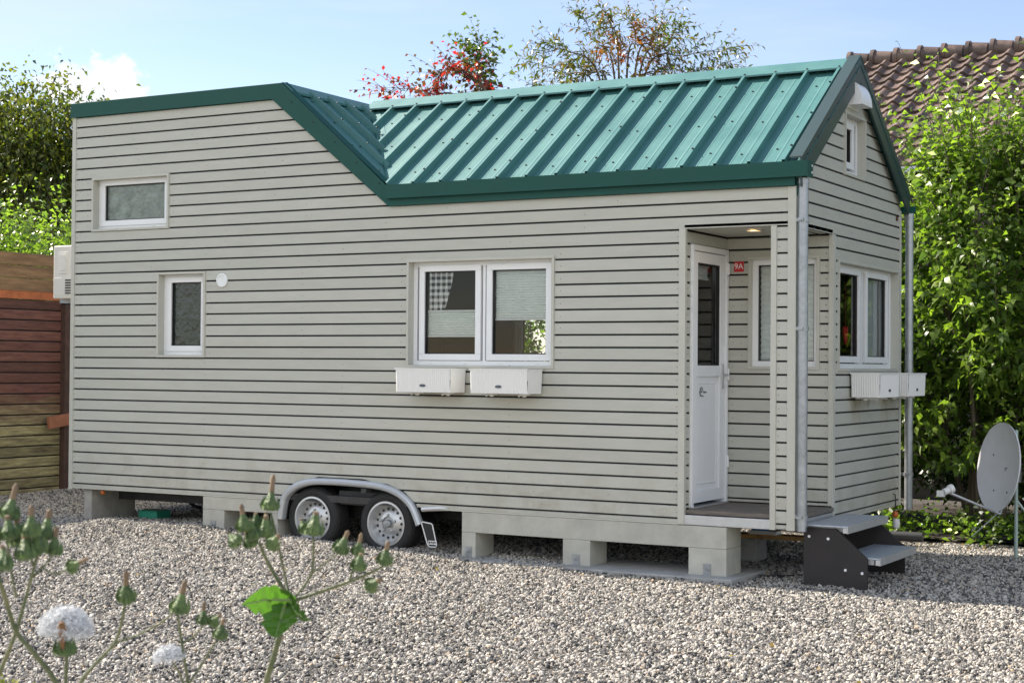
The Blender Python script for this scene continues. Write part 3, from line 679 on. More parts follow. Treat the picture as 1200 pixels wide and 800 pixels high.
# ------------------------------------------------------------------ things on and around the house
def planter(mp_loc, rz, label, mark=True):
    o = empty('window_box', mp_loc, label, 'planter box', 'white window boxes'); o.rotation_euler = (0, 0, rz)
    W, Dp, Hh = .52, .23, .185
    b = MB(); t = .006
    n = 62
    b.prism([(-W/2, -Dp), (W/2, -Dp), (W/2, 0), (-W/2, 0)], 'z', 0, .012)
    def side(p0, p1, flute):
        p0, p1 = Vector(p0), Vector(p1); d_ = (p1-p0); nn = Vector((d_.y, -d_.x, 0)).normalized(); L_ = d_.length; k_ = max(2, int(L_/.018))
        row = []
        for i in range(k_*2+1):
            of = nn*(.0032 if (i//1 % 2 and flute) else 0); a = p0+d_*(i/(k_*2)); row.append((a+of, a+of+nn*.008+Vector((0, 0, Hh))))
        for i in range(k_*2): b.face([row[i][0], row[i+1][0], row[i+1][1], row[i][1]])
    c_ = [(-W/2, 0, 0), (-W/2, -Dp, 0), (W/2, -Dp, 0), (W/2, 0, 0)]
    for i in range(4): side(c_[i], c_[(i+1) % 4], i in (0, 1, 2))
    for a in ((-W/2-.012, W/2+.012, -Dp-.014, -Dp+.006), (-W/2-.012, W/2+.012, -.008, .01)): b.box(a[0], a[1], a[2], a[3], Hh, Hh+.012)
    for a in ((-W/2-.012, -W/2+.006), (W/2-.006, W/2+.012)): b.box(a[0], a[1], -Dp+.006, -.008, Hh, Hh+.012)
    b.box(-W/2+.01, W/2-.01, -Dp+.01, -.01, .012, .10, 1)
    b.build('trough', ['white', mat('potting_soil', (.02, .015, .01), .9)], o)
    h_ = MB()
    for x in (-.15, .15):
        h_ = MB(); h_.tube([(x, .0, -.008), (x, -.16, -.012), (x, -.17, -.02)], .009, 0, 6); h_.lathe([(.0, -.03), (.018, -.026), (.02, -.008), (.008, 0)], (x, -.08, 0), (0, 0, 1), 0, 10); h_.build('bracket', 'white', o, smooth=True)
    if mark:
        k = MB(); pts = [(.03*math.cos(t_), .012*math.sin(t_)+.055) for t_ in np.linspace(0, 2*math.pi, 20, endpoint=False)]
        k.prism(pts, 'y', -Dp-.0085, -Dp-.0055); k.build('badge', mat('badge_grey', (.10, .12, .15), .35, .3), o)
    return o
zb_ = .93+Z0
planter((-3.08, -.025, zb_+.0), 0, 'white window box under the checked curtain side of the front window')
planter((-2.365, -.025, zb_+.0), 0, 'white window box under the front window sash nearer the porch')
planter((.02, 1.56, zb_-.01), math.pi/2, 'white window box below the gable window, end nearer the porch')
planter((.02, 2.38, zb_-.01), math.pi/2, 'white window box below the gable window, end nearer the downpipe and shrubs')
# house number
sg = MB(); sg.box(-.042, .042, -.006, 0, -.042, .042); SGN = sg.build('house_number_sign', 'red', bevel=.002, loc=(-.78, .868, 1.965+Z0)); tag(SGN, 'small red house number plate on the porch wall', 'sign')
cu = bpy.data.curves.new('number', 'FONT'); cu.body = '9A'; cu.size = .066; cu.align_x = 'CENTER'; cu.align_y = 'CENTER'; cu.extrude = .0008
to = bpy.data.objects.new('number', cu); COL.objects.link(to); bpy.context.view_layer.update()
me = bpy.data.meshes.new_from_object(to.evaluated_get(bpy.context.evaluated_depsgraph_get())); bpy.data.objects.remove(to)
no_ = bpy.data.objects.new('number', me); COL.objects.link(no_); me.materials.append(M['white']); no_.parent = SGN; no_.rotation_euler = (math.pi/2, 0, 0); no_.location = (0, -.0072, 0)
# air conditioner on the far end wall
AC = empty('air_conditioner', (LX-.06, .08, 1.77+Z0), 'ivory outdoor air conditioner unit fixed to the far end wall', 'air conditioner')
a = MB(); a.box(-.27, 0, 0, .78, 0, .515); a.build('casing', 'ac', AC, bevel=.012)
a = MB(); a.box(-.20, -.08, -.006, .002, .24, .45); a.box(-.185, -.095, -.010, -.006, .27, .43); a.box(-.255, -.02, -.006, .002, .03, .20); a.build('service_cover', 'ac', AC, bevel=.004)
a = MB()
for k in range(6): a.box(-.10, -.01, -.012, -.006, .045+k*.025, .058+k*.025)
a.build('grille', 'black', AC); a = MB(); a.lathe([(.20, 0), (.20, .01), (.18, .01)], (-.27, .32, .26), (-1, 0, 0), 0, 28); a.build('fan_guard', 'black', AC)
a = MB()
for y in (.1, .68):
    a = MB(); a.box(-.28, .06, y, y+.03, -.04, 0); a.build('bracket', 'galv', AC)
# supports under the house
M['support'] = mat('support_paint', (.43, .425, .38), .6, var=.16, vs=3.5, bump=.25, bs=60, col2=(.46, .455, .40))
def piers(name, label, x0, x1, legs, ztop, zbot, beam_z, dp, m='support'):
    o = empty(name, ((x0+x1)/2, .0, zbot+Z0-.03), label, 'support frame'); ox, oz = (x0+x1)/2, zbot-.03
    b = MB(); b.box(x0-ox, x1-ox, .0, dp, beam_z-oz, ztop-oz); b.build('beam', m, o, bevel=.004)
    for a_, c_ in legs:
        l_ = MB(); l_.box(a_-ox, c_-ox, -.0, dp+.0, 0, beam_z-oz-.001); lo = l_.build('leg', m, o, bevel=.004)
        l_ = MB(); l_.box((a_+c_)/2-.03-ox, (a_+c_)/2+.03-ox, -.055, -.0005, .03, .036); l_.box((a_+c_)/2-.03-ox, (a_+c_)/2+.03-ox, -.006, -.0008, .036, .14)
        for k in (0, 1): l_.disc(((a_+c_)/2-.012+.024*k-ox, -.006, .10), (0, -1, 0), .009, 0, 6, .008)
        l_.build('angle_bracket', 'galv', lo)
    return o
piers('support_frame', 'long grey painted support frame with three legs beneath the porch half of the house', -2.852, -.529, [(-2.852, -2.72), (-1.914, -1.672), (-.836, -.529)], -.05, -.44, -.215, .30)
piers('support_frame', 'grey painted support frame behind the far wheel', -5.60, -4.75, [(-5.60, -5.352), (-4.83, -4.75)], -.05, -.37, -.165, .30)
pb = MB(); pb.box(-7.108, -7.012, .05, .065, -.36, -.05); PBO = None
PR = empty('concrete_pier', (-7.06, .35, .09), 'concrete pier under the far end of the house', 'pier')
pb = MB(); pb.box(-.05, .047, -.30, .30, -.06, .345); pb.build('block', mat('stained_concrete', (.33, .32, .29), .85, var=.25, vs=7, bump=.4, bs=60), PR, bevel=.006)
pb = MB(); pb.box(-.055, .052, -.31, .31, .345, .385); pb.build('packer', 'timber', PR)
sl = MB(); sl.box(-3.05, -.42, -.16, .55, -.12+Z0-.42, -.436+Z0+.02); tag(sl.build('slab', 'concrete', bevel=.01), kind='structure')
sl = MB(); sl.box(-5.8, -4.6, -.10, .5, -.1, .075); tag(sl.build('slab', 'concrete', bevel=.01), kind='structure')
gb = MB(); gb.box(-.115, .115, -.10, .1, 0, .075); gb.box(-.125, .125, -.11, .11, .075, .085); tag(gb.build('plastic_tray', 'greenplastic', bevel=.006, loc=(-6.67, .55, .095)), 'green plastic tray on the gravel under the house', 'tray')
tb = MB(); tb.box(-.55, .55, -.05, .05, 0, .07); o = tag(tb.build('timber_beam', 'timber', bevel=.004, loc=(-5.9, 1.5, .27)), 'long timber lying under the house behind the green tray', 'timber'); o.rotation_euler = (0, .02, -.12)
lgb = MB(); lgb.box(-.1, .1, -.1, .1, 0, .17); tag(lgb.build('timber_block', 'timber', loc=(-6.25, 1.52, .10)), 'squat timber block carrying the long timber under the house', 'timber')
tb = MB(); tb.tube([(0, 0, 0), (.15, .02, .02), (.3, .08, -.03), (.42, .1, -.1), (.5, .1, -.12)], .018, 0, 8); tag(tb.build('drain_hose', 'black', loc=(-6.85, .75, .31), smooth=True), 'black hose drooping under the house behind the concrete pier', 'hose')
tb = MB(); tb.box(-.42, .42, -.08, .08, 0, .035); o = tag(tb.build('plank', mat('varnished_plank', (.45, .26, .09), .6, var=.3, vs=7), bevel=.003, loc=(-.55, 1.35, .19)), 'varnished plank under the porch', 'plank'); o.rotation_euler = (0, 0, .05)
for x in (-.85, -.25):
    tb = MB(); tb.box(-.09, .09, -.12, .12, 0, .19); tag(tb.build('concrete_block', 'concrete', bevel=.008, loc=(x, 1.36, 0)), 'concrete block under the varnished plank, beneath the porch door' if x < -.5 else 'concrete block under the varnished plank, nearer the entry steps', 'block')
tb = MB(); tb.box(-.12, .12, -.06, .06, 0, .03); tb.box(-.10, .02, -.05, .05, .03, .05, 1); tag(tb.build('paint_tray', ['white', mat('blue_lid', (.04, .2, .5), .4)], loc=(-.72, 1.33, .2255)), 'white and blue tub lying on the varnished plank', 'tub')
tb = MB(); tb.tube([(0, 0, .012), (.15, .05, .014), (.3, .2, .012), (.42, .42, .014), (.5, .8, .012)], .009, 0, 8); tag(tb.build('cable', 'black', loc=(-.40, .35, .0), smooth=True), 'black cable curling on the gravel beside the entry steps', 'cable')
# entry steps
ST = empty('entry_steps', (.05, .08, -.0), 'black sided two step entry stairs with grey grating treads', 'steps')
PT = [(0, -.03), (0, .426), (.24, .427), (.475, .225), (.475, -.03)]
for y in (0, .965):
    b = MB(); b.prism(PT, 'y', y, y+.022); so = b.build('side_panel', 'blacksheet', ST, bevel=.002)
    for x, z in ((.04, .365), (.185, .355), (.315, .135), (.44, .12)):
        b = MB(); b.disc((x, y-.0005 if y == 0 else y+.0225, z), (0, -1 if y == 0 else 1, 0), .011, 0, 12, .006); b.build('bolt', 'pvc', so)
for x0, x1, z in ((.0, .335, .455), (.235, .56, .232)):
    ya, yb = (-.03, .99) if z > .4 else (.024, .963)
    b = MB(); b.box(x0, x1, ya, yb, z-.012, z, 0); to_ = b.build('tread', 'tread', ST, bevel=.003)
    b = MB(); b.box(x1, x1+.006, ya, yb, z-.055, z+.002); b.box(x1-.03, x1, ya, ya+.004, z-.052, z-.013); b.build('nosing', 'alu', to_, bevel=.002)
    b = MB(); b.box(x0+.02, x1-.04, .03, .06, z-.05, z-.013); b.build('tread_support', 'galv', to_)
# satellite dish
dn = Vector((-.77, -.62, .12)).normalized(); _mv = lambda x, y, z: tuple(CAM+np.array([0, 0, Z0])+(np.array([x, y, z])-CAM-np.array([0, 0, Z0]))*.968)
dc = Vector(_mv(.80, 3.0, .30+Z0))
DS = empty('satellite_dish', (dc.x+.115, dc.y+.16, 0), 'grey satellite dish on a slim pole in front of the shrubs', 'satellite dish'); o_ = Vector(DS.location)
b = MB(); Rd = .372
pr = [(Rd*math.sin(.5*math.pi*k/12) if 0 else Rd*k/12, -.075+.075*(k/12)**2) for k in range(13)]
b.lathe(pr+[(Rd+.008, .004), (Rd+.006, -.008)]+[(Rd*k/12, -.085+.075*(k/12)**2) for k in range(12, -1, -1)], dc-o_, dn, 0, 56)
b.build('reflector', 'dish', DS, smooth=True)
b = MB(); pole = Vector((.94, 3.16, 0)); b.tube([Vector((0, 0, -.05)), Vector((0, 0, 1.09))], .016, 0, 12); b.tube([Vector((.0, 0, .5)), Vector((.35, .1, 0))], .01, 0, 8); b.build('pole', mat('pale_green_pole', (.35, .45, .42), .4, .3), DS, smooth=True)
b = MB(); bk = dc-dn*.085-o_; b.tube([bk, Vector((0, 0, bk.z-.05))], .03, 0, 10); b.box(-.035, .035, -.035, .035, bk.z-.12, bk.z+.06); b.build('mount', 'galv', DS)
lnb = Vector(_mv(.447, 2.6, .10+Z0)); foot = dc+Vector((.02, -.03, -.39))
b = MB(); b.tube([dc-dn*.03+Vector((0, 0, -.36))-o_, foot-o_, foot+(lnb-foot)*.15-o_, lnb-o_], .011, 0, 8); b.tube([foot-Vector((.02, 0, 0))-o_, foot+Vector((-.22, -.05, -.2))-o_], .005, 0, 6); b.build('feed_arm', 'alu', DS, smooth=True)
b = MB(); ax = (dc-lnb).normalized(); b.lathe([(.0, -.02), (.028, -.02), (.028, .03), (.038, .034), (.038, .07), (.0, .075)], lnb-o_, ax, 0, 16); b.box(lnb.x-o_.x-.07, lnb.x-o_.x-.01, lnb.y-o_.y-.025, lnb.y-o_.y+.025, lnb.z-o_.z-.045, lnb.z-o_.z+.005); b.build('feed_horn', 'white', DS, smooth=True)
for a_, c_ in ((0, 0), (.12, -.2), (-.12, -.2), (.2, .1)):
    e1 = dn.cross(Vector((0, 0, 1))).normalized(); e2 = e1.cross(dn); rr = math.hypot(a_, c_); b = MB(); b.disc(dc+e1*a_+e2*c_+dn*(-.073+.075*(rr/Rd)**2)-o_, dn, .008, 0, 8, .004); b.build('screw', 'black', DS)
b = MB(); b.tube([(0, 0, 0), (.5, -.02, 0), (1.0, .03, 0)], .045, 0, 16); o = tag(b.build('drain_pipe', mat('dark_grey_pipe', (.045, .048, .052), .45), smooth=True, loc=(-.9, 3.12, .085)), 'dark grey plastic pipe lying on the gravel beside the shrubs', 'pipe')
b = MB(); b.tube([(0, 0, 0), (1.2, .02, 0), (2.6, .03, 0)], .03, 0, 12); tag(b.build('border_edging', 'black', loc=(.45, 3.78, .05), smooth=True), 'black edging strip along the plants behind the dish', 'edging')
# ------------------------------------------------------------------ fence on the left
def fence_mat():
    m, n, l, p = nt('stained_fence_boards'); tc = n.new('ShaderNodeTexCoord'); sx = n.new('ShaderNodeSeparateXYZ'); l.new(tc.outputs['Object'], sx.inputs[0])
    no = n.new('ShaderNodeTexNoise'); no.inputs['Scale'].default_value = 2.5; no.inputs['Detail'].default_value = 8
    mp = n.new('ShaderNodeMapping'); mp.inputs['Scale'].default_value = (1, 1, 4); l.new(tc.outputs['Object'], mp.inputs[0]); l.new(mp.outputs[0], no.inputs['Vector'])
    ad = n.new('ShaderNodeMath'); ad.operation = 'MULTIPLY_ADD'; ad.inputs[1].default_value = .5; l.new(no.outputs[0], ad.inputs[0]); l.new(sx.outputs[2], ad.inputs[2])
    mr = n.new('ShaderNodeMapRange'); mr.inputs[1].default_value = 1.08; mr.inputs[2].default_value = 1.5; l.new(ad.outputs[0], mr.inputs[0])
    n2 = n.new('ShaderNodeTexNoise'); n2.inputs['Scale'].default_value = 9; n2.inputs['Detail'].default_value = 9; n2.inputs['Roughness'].default_value = .7
    m2 = n.new('ShaderNodeMapping'); m2.inputs['Scale'].default_value = (1, .35, 3); l.new(tc.outputs['Object'], m2.inputs[0]); l.new(m2.outputs[0], n2.inputs['Vector'])
    ra = n.new('ShaderNodeValToRGB'); ra.color_ramp.elements[0].color = (.12, .09, .05, 1); ra.color_ramp.elements[1].color = (.36, .33, .17, 1); ra.color_ramp.elements[0].position = .35; ra.color_ramp.elements[1].position = .65
    rb_ = n.new('ShaderNodeValToRGB'); rb_.color_ramp.elements[0].color = (.085, .032, .026, 1); rb_.color_ramp.elements[1].color = (.19, .085, .062, 1); rb_.color_ramp.elements[0].position = .35; rb_.color_ramp.elements[1].position = .7
    l.new(n2.outputs[0], ra.inputs[0]); l.new(n2.outputs[0], rb_.inputs[0])
    mx = n.new('ShaderNodeMix'); mx.data_type = 'RGBA'; l.new(mr.outputs[0], mx.inputs[0]); l.new(ra.outputs[0], mx.inputs[6]); l.new(rb_.outputs[0], mx.inputs[7])
    k1 = n.new('ShaderNodeMath'); k1.operation = 'MULTIPLY_ADD'; k1.inputs[1].default_value = 1/.1215; k1.inputs[2].default_value = -.25; l.new(sx.outputs[2], k1.inputs[0])
    k2 = n.new('ShaderNodeMath'); k2.operation = 'FLOOR'; l.new(k1.outputs[0], k2.inputs[0]); wn = n.new('ShaderNodeTexWhiteNoise'); wn.noise_dimensions = '1D'; l.new(k2.outputs[0], wn.inputs['W'])
    k3 = n.new('ShaderNodeMapRange'); k3.inputs[3].default_value = .72; k3.inputs[4].default_value = 1.3; l.new(wn.outputs[0], k3.inputs[0])
    hs = n.new('ShaderNodeHueSaturation'); l.new(mx.outputs[2], hs.inputs['Color']); l.new(k3.outputs[0], hs.inputs['Value'])
    l.new(hs.outputs[0], p.inputs['Base Color']); p.inputs['Roughness'].default_value = .75; return m
FE = empty('board_fence', (-10, 1.2, 0), 'tall fence of stained horizontal boards left of the house, weathered green below', 'fence')
b = MB(); z = .03; k = 0
while z < 2.30:
    tl = .028*math.sin(k*2.1); b.prism([(.0, z+.002), (-.004, z+.094), (.004, z+.107), (.03, z+.107), (.03, z+.002)], 'y', -3.4, 4.2, 0); z += .1215; k += 1
b.box(.022, .026, -3.4, 4.2, .0, 2.3, 1)
for i in range(len(b.v)):
    pass
b.v = [(x-.0, y, z_) for x, y, z_ in b.v]
b.v = [(-x, y, z_) for x, y, z_ in b.v]
b.build('board_panel', [fence_mat(), 'core'], FE)
b = MB(); b.box(-.03, .012, -3.4, 4.2, 2.33, 2.42); b.build('board_strip', mat('orange_stain', (.42, .13, .05), .7, var=.25, vs=8), FE)
b = MB()
for k in range(3): b.box(-.03, .006, -3.4, 4.2, 2.43+k*.145, 2.567+k*.145)
b.box(-.05, .02, -3.4, 4.2, 2.421, 2.435)
b.build('top_board', mat('bare_fence_board', (.24, .145, .075), .75, var=.45, vs=5, stretch=(1, .4, 3)), FE)
for y in (1.42, -.9, -2.9):
    b = MB(); b.box(-.0, .08, y-.04, y+.04, -.1, 2.28); pp = b.build('post', mat('dark_post', (.075, .04, .03), .7, var=.3, vs=10), FE, bevel=.004)
    b = MB(); b.lathe([(.055, 0), (.055, .03), (.0, .07)], (.04, y, 2.28), (0, 0, 1), 0, 4); b.build('post_cap', 'black', pp)
b = MB(); b.box(0, .04, -.05, .65, -.07, .07); o = tag(b.build('shelf_board', mat('brown_board', (.33, .13, .07), .65, var=.2, vs=6), bevel=.003, loc=(-9.915, 2.35, .90)), 'reddish brown board fixed across the dark fence post', 'board'); o.rotation_euler = (.12, 0, 0)
# ------------------------------------------------------------------ neighbour's roof behind
NB = empty('neighbour_house', (1.5, 9.5, 0), 'neighbouring house with brown pantile roof behind the shrubs', 'house')
def tile_mat():
    m, n, l, p = nt('brown_pantiles'); tc = n.new('ShaderNodeTexCoord'); mp = n.new('ShaderNodeMapping'); mp.inputs['Scale'].default_value = (3.33, 2.6, 2.6); l.new(tc.outputs['Object'], mp.inputs[0])
    v = n.new('ShaderNodeTexVoronoi'); v.inputs['Scale'].default_value = 1; l.new(mp.outputs[0], v.inputs['Vector']); sp = n.new('ShaderNodeSeparateColor'); l.new(v.outputs['Color'], sp.inputs[0])
    no = n.new('ShaderNodeTexNoise'); no.inputs['Scale'].default_value = 14; no.inputs['Detail'].default_value = 8; l.new(tc.outputs['Object'], no.inputs['Vector'])
    ad = n.new('ShaderNodeMath'); ad.operation = 'MULTIPLY_ADD'; ad.inputs[1].default_value = .5; l.new(sp.outputs[0], ad.inputs[0]); l.new(no.outputs[0], ad.inputs[2])
    r = n.new('ShaderNodeValToRGB'); l.new(ad.outputs[0], r.inputs[0]); r.color_ramp.elements[0].position = .35; r.color_ramp.elements[1].position = .95
    r.color_ramp.elements[0].color = (.045, .030, .025, 1); r.color_ramp.elements[1].color = (.15, .104, .085, 1)
    l.new(r.outputs[0], p.inputs['Base Color']); p.inputs['Roughness'].default_value = .55; return m
rz0, rz1 = 3.62+Z0, 5.50+Z0; ry0, ry1 = 8.0-9.5, 11.0-9.5; slp = Vector((0, ry1-ry0, rz1-rz0)); Ls = slp.length; es = slp/Ls; ns = Vector((0, -es.z, es.y))
b = MB(); rows = 13; tw = .245; NXs = 9; x0_, x1_ = -4.6, 6.0; nc = int((x1_-x0_)/tw)
for r_ in range(rows):
    t0, t1 = Ls*r_/rows-.02, Ls*(r_+1)/rows; vs_ = []
    for c_ in range(nc):
        for k in range(NXs):
            f = k/NXs; hw = .034*max(0, math.sin(2*math.pi*f-.4))+.012*math.sin(2*math.pi*f); vs_.append((x0_+(c_+f)*tw+random.uniform(-.002, .002), hw))
    bi = len(b.v)
    for x, hw in vs_:
        base = Vector((x, ry0, rz0))
        for t, hh in ((t0, -.005), (t0, .05), (t1, .012)): b.v.append(tuple(base+es*t+ns*(hw+hh)))
    for i in range(len(vs_)-1):
        for j in (0, 1): b.f.append((bi+i*3+j, bi+i*3+3+j, bi+i*3+4+j, bi+i*3+1+j)); b.m.append(0)
NR = b.build('roof', tile_mat(), NB, smooth=True)
b = MB()
for c_ in range(int((x1_-x0_)/.335)):
    xa = x0_+c_*.335; b.tube([(xa, ry1, rz1+.05), (xa+.29, ry1, rz1+.035)], [.125, .105], 0, 12); b.tube([(xa-.005, ry1, rz1+.055), (xa+.05, ry1, rz1+.053)], .137, 0, 12)
b.build('ridge_tile', tile_mat(), NR, smooth=True)
b = MB(); b.face([(x0_, ry1, rz1), (x1_, ry1, rz1), (x1_, ry1+3, rz0), (x0_, ry1+3, rz0)]); b.build('roof', tile_mat(), NB)
b = MB(); b.box(x0_+.3, x1_-.3, ry0+.5, ry1+2.4, 0, rz0+.1); b.prism([(ry0+.5, rz0+.1), (ry1+2.4, rz0+.1), (ry1, rz1-.2)], 'x', x0_+.3, x1_-.3); b.build('wall', mat('dark_render', (.10, .085, .075), .85, var=.15, vs=3), NB)
b = MB(); b.box(x0_, x1_, ry0-.13, ry0-.0, rz0-.09, rz0-.02); b.build('gutter', 'alu', NB); b = MB(); b.box(x0_, x1_, ry0, ry0+.5, rz0-.12, rz0-.06); b.build('soffit', 'black', NB)
# ------------------------------------------------------------------ plants
def leaf_mesh(name, C, D, size, m, parent=None, wid=.42, fold=.25, droop=.35, hue=None, extra=None):
    C = np.asarray(C, float); D = np.asarray(D, float); n = len(C); D /= np.linalg.norm(D, axis=1, keepdims=True)+1e-9
    rv = rng.normal(size=(n, 3)); rv[:, 2] += 1.2
    Sd = np.cross(D, rv); Sd /= np.linalg.norm(Sd, axis=1, keepdims=True)+1e-9; Nn = np.cross(Sd, D)
    s = np.asarray(size, float).reshape(-1, 1)*np.ones((n, 1)); w_ = s*wid*rng.uniform(.8, 1.2, (n, 1))
    bse = C; mid = C+D*s*.5+Nn*s*.04; tip = C+D*s*.97-np.array([0, 0, 1])*s*droop*rng.uniform(.3, 1.2, (n, 1))
    l_ = C+D*s*.45+Sd*w_*.5+Nn*s*fold*.5*.5; r_ = C+D*s*.45-Sd*w_*.5+Nn*s*fold*.5*.5
    V = np.stack([bse, mid, tip, l_, r_], 1).reshape(-1, 3)
    F = np.array([[0, 1, 3], [1, 2, 3], [0, 4, 1], [4, 2, 1]]); idx = (np.arange(n)[:, None, None]*5+F[None]).reshape(-1)
    me = bpy.data.meshes.new(name); me.vertices.add(n*5); me.vertices.foreach_set('co', V.reshape(-1)); me.loops.add(n*12); me.loops.foreach_set('vertex_index', idx.astype(np.int32))
    me.polygons.add(n*4); me.polygons.foreach_set('loop_start', np.arange(0, n*12, 3, dtype=np.int32)); me.polygons.foreach_set('loop_total', np.full(n*4, 3, np.int32)); me.update(calc_edges=True)
    at = me.attributes.new('hue', 'FLOAT', 'FACE'); hv = rng.uniform(0, 1, n) if hue is None else np.asarray(hue); at.data.foreach_set('value', np.repeat(np.clip(hv, 0, 1), 4).astype(np.float32))
    me.materials.append(m); o = bpy.data.objects.new(name, me); COL.objects.link(o)
    if parent: o.parent = parent
    return o
def shoots(anchor, dirs, length, nl, lsz, spread=.9, arch=.25, hue0=None, wander=.15):
    C, D, Z, Hh, paths = [], [], [], [], []
    for a, d_, L_, hu in zip(anchor, dirs, length, hue0):
        d_ = np.array(d_)/np.linalg.norm(d_); p = np.array(a, float); path = [p.copy()]; st = L_/nl; cur = d_.copy(); ph = random.uniform(0, 6.28)
        sd = np.cross(d_, [0, 0, 1.]); sd /= np.linalg.norm(sd)+1e-6; s2 = np.cross(sd, d_)
        for i in range(nl):
            cur = cur+np.array([0, 0, -arch*(i/nl)])*.18+rng.normal(size=3)*wander*.3; cur /= np.linalg.norm(cur); p = p+cur*st; path.append(p.copy())
            ph += 2.4; ld = cur*.55+(sd*math.cos(ph)+s2*math.sin(ph))*spread
            C.append(p); D.append(ld); Z.append(lsz*random.uniform(.6, 1.15)*(1-.35*(i/nl)**3)); Hh.append(hu+random.uniform(-.12, .12)+.15*i/nl)
        paths.append(path)
    return C, D, Z, Hh, paths
DARK = leaf_mat('dark_shrub_leaves', [(.016, .04, .014), (.03, .065, .018), (.05, .09, .02)], .35, .4)
GREEN = leaf_mat('shrub_leaves', [(.03, .08, .02), (.065, .145, .024), (.115, .205, .028), (.20, .28, .04)], .48, .4)
def shrub(name, loc, rx, ry, h, n, lsz, label, group, m=GREEN, nl=12, low=.12, cat='shrub', stems=7):
    o = empty(name, (loc[0], loc[1], float(gz(loc[0], loc[1]))), label, cat, group)
    A, Dd, Ln, Hu = [], [], [], []
    for i in range(n):
        t = random.uniform(0, 2*math.pi); zz = h*random.uniform(low, .95)**.85; pf = (1-.55*max(0, zz/h-.55)/.45)*(.75+.25*min(1, zz/h*3))
        rr = math.sqrt(random.uniform(.12, 1)); x, y = rx*pf*rr*math.cos(t)*.9, ry*pf*rr*math.sin(t)*.9
        lump = 1+.28*math.sin(zz*2.7+loc[0]*2+2*t)*math.cos(zz*1.3-t); x = x*lump+.18*math.sin(zz*3.1+t*3); y = y*lump+.14*math.cos(zz*2.6+t*2)
        top = max(0, zz/h-.5)*2
        A.append((x, y, zz*.9)); Dd.append((math.cos(t)*(.9-.6*top)+random.uniform(-.3, .3), math.sin(t)*(.9-.6*top)+random.uniform(-.3, .3), .45+.9*top+random.uniform(-.2, .3)))
        Ln.append(random.choice([.35, .5, .6, .75, 1.05])*random.uniform(.8, 1.2)*(1+.3*top)); Hu.append(.2+.6*random.random())
    for i in range(n//22):                               # long upright shoots that break the outline
        t = random.uniform(0, 6.283); rr = random.uniform(0, .75)
        A.append((rx*.7*rr*math.cos(t), ry*.7*rr*math.sin(t), h*random.uniform(.78, .95))); Dd.append((.35*math.cos(t), .35*math.sin(t), 1.)); Ln.append(random.uniform(.6, 1.15)); Hu.append(.5+.4*random.random())
    C, D, Z, Hh, paths = shoots(A, Dd, Ln, nl, lsz, hue0=Hu, arch=.7)
    leaf_mesh('crown', C, D, Z, m, o, wid=.5, hue=Hh, droop=.45)
    b = MB()
    for i in range(stems):
        t = 6.283*i/stems+random.random(); r0 = .15*random.random()+.05; e = np.array([rx*.6*math.cos(t), ry*.6*math.sin(t), h*random.uniform(.55, .8)])
        p0 = np.array([r0*math.cos(t), r0*math.sin(t), -.05]); mid = (p0+e)/2+rng.normal(size=3)*.15; mid[2] -= .0
        b.tube([p0, p0*.6+mid*.4, mid, mid*.4+e*.6, e], [.03, .026, .02, .014, .006], 0, 6)
    for q in range(0, len(paths), 2): b.tube([tuple(paths[q][0]), tuple(paths[q][len(paths[q])//2]), tuple(paths[q][-1])], [.005, .004, .002], 0, 4, False)
    b.build('trunk', 'bark', o); return o
shrub('shrub', (.25, 4.75), .95, .75, 4.0, 1550, .13, 'tall leafy green shrub beside the far downpipe of the house', 'shrubs behind the house', low=.12)
shrub('shrub', (.6, 6.3), 1.4, .6, 3.0, 1100, .12, 'dark green shrub standing behind the two tall ones and the dish', 'shrubs behind the house', DARK, low=.03)
shrub('shrub', (1.7, 4.95), 1.05, .8, 3.9, 1550, .13, 'tall leafy green shrub rising directly behind the satellite dish', 'shrubs behind the house', low=.12)
shrub('shrub', (-1.75, 5.0), 1.1, .8, 3.7, 900, .13, 'leafy shrub behind the porch end of the house', 'shrubs behind the house', DARK, low=.04)
shrub('shrub', (3.3, 5.2), 1.0, .8, 3.9, 800, .13, 'shrub at the right edge, beyond the satellite dish', 'shrubs behind the house', nl=10)
shrub('shrub', (-2.6, 5.3), 1.2, .7, 2.7, 420, .11, 'low green shrub seen through the front window glass', 'shrubs behind the house', nl=10)
shrub('shrub', (-4.7, 5.6), 1.3, .7, 2.7, 800, .11, 'green shrub standing behind the middle of the house', 'shrubs behind the house', nl=10)
LG = leaf_mat('bright_hedge_leaves', [(.045, .10, .014), (.08, .16, .02), (.13, .22, .03), (.19, .27, .05)], .5, .3)
shrub('hedge_shrub', (-12.3, 3.4), 1.1, 1.2, 3.15, 800, .12, 'bright green shrub behind the fence below the tall tree', 'shrubs behind the fence', LG, low=.3)
shrub('hedge_shrub', (-13.0, 5.2), 1.1, 1.2, 3.3, 700, .12, 'bright green shrub behind the fence, hidden partly by the house', 'shrubs behind the fence', LG, low=.3)
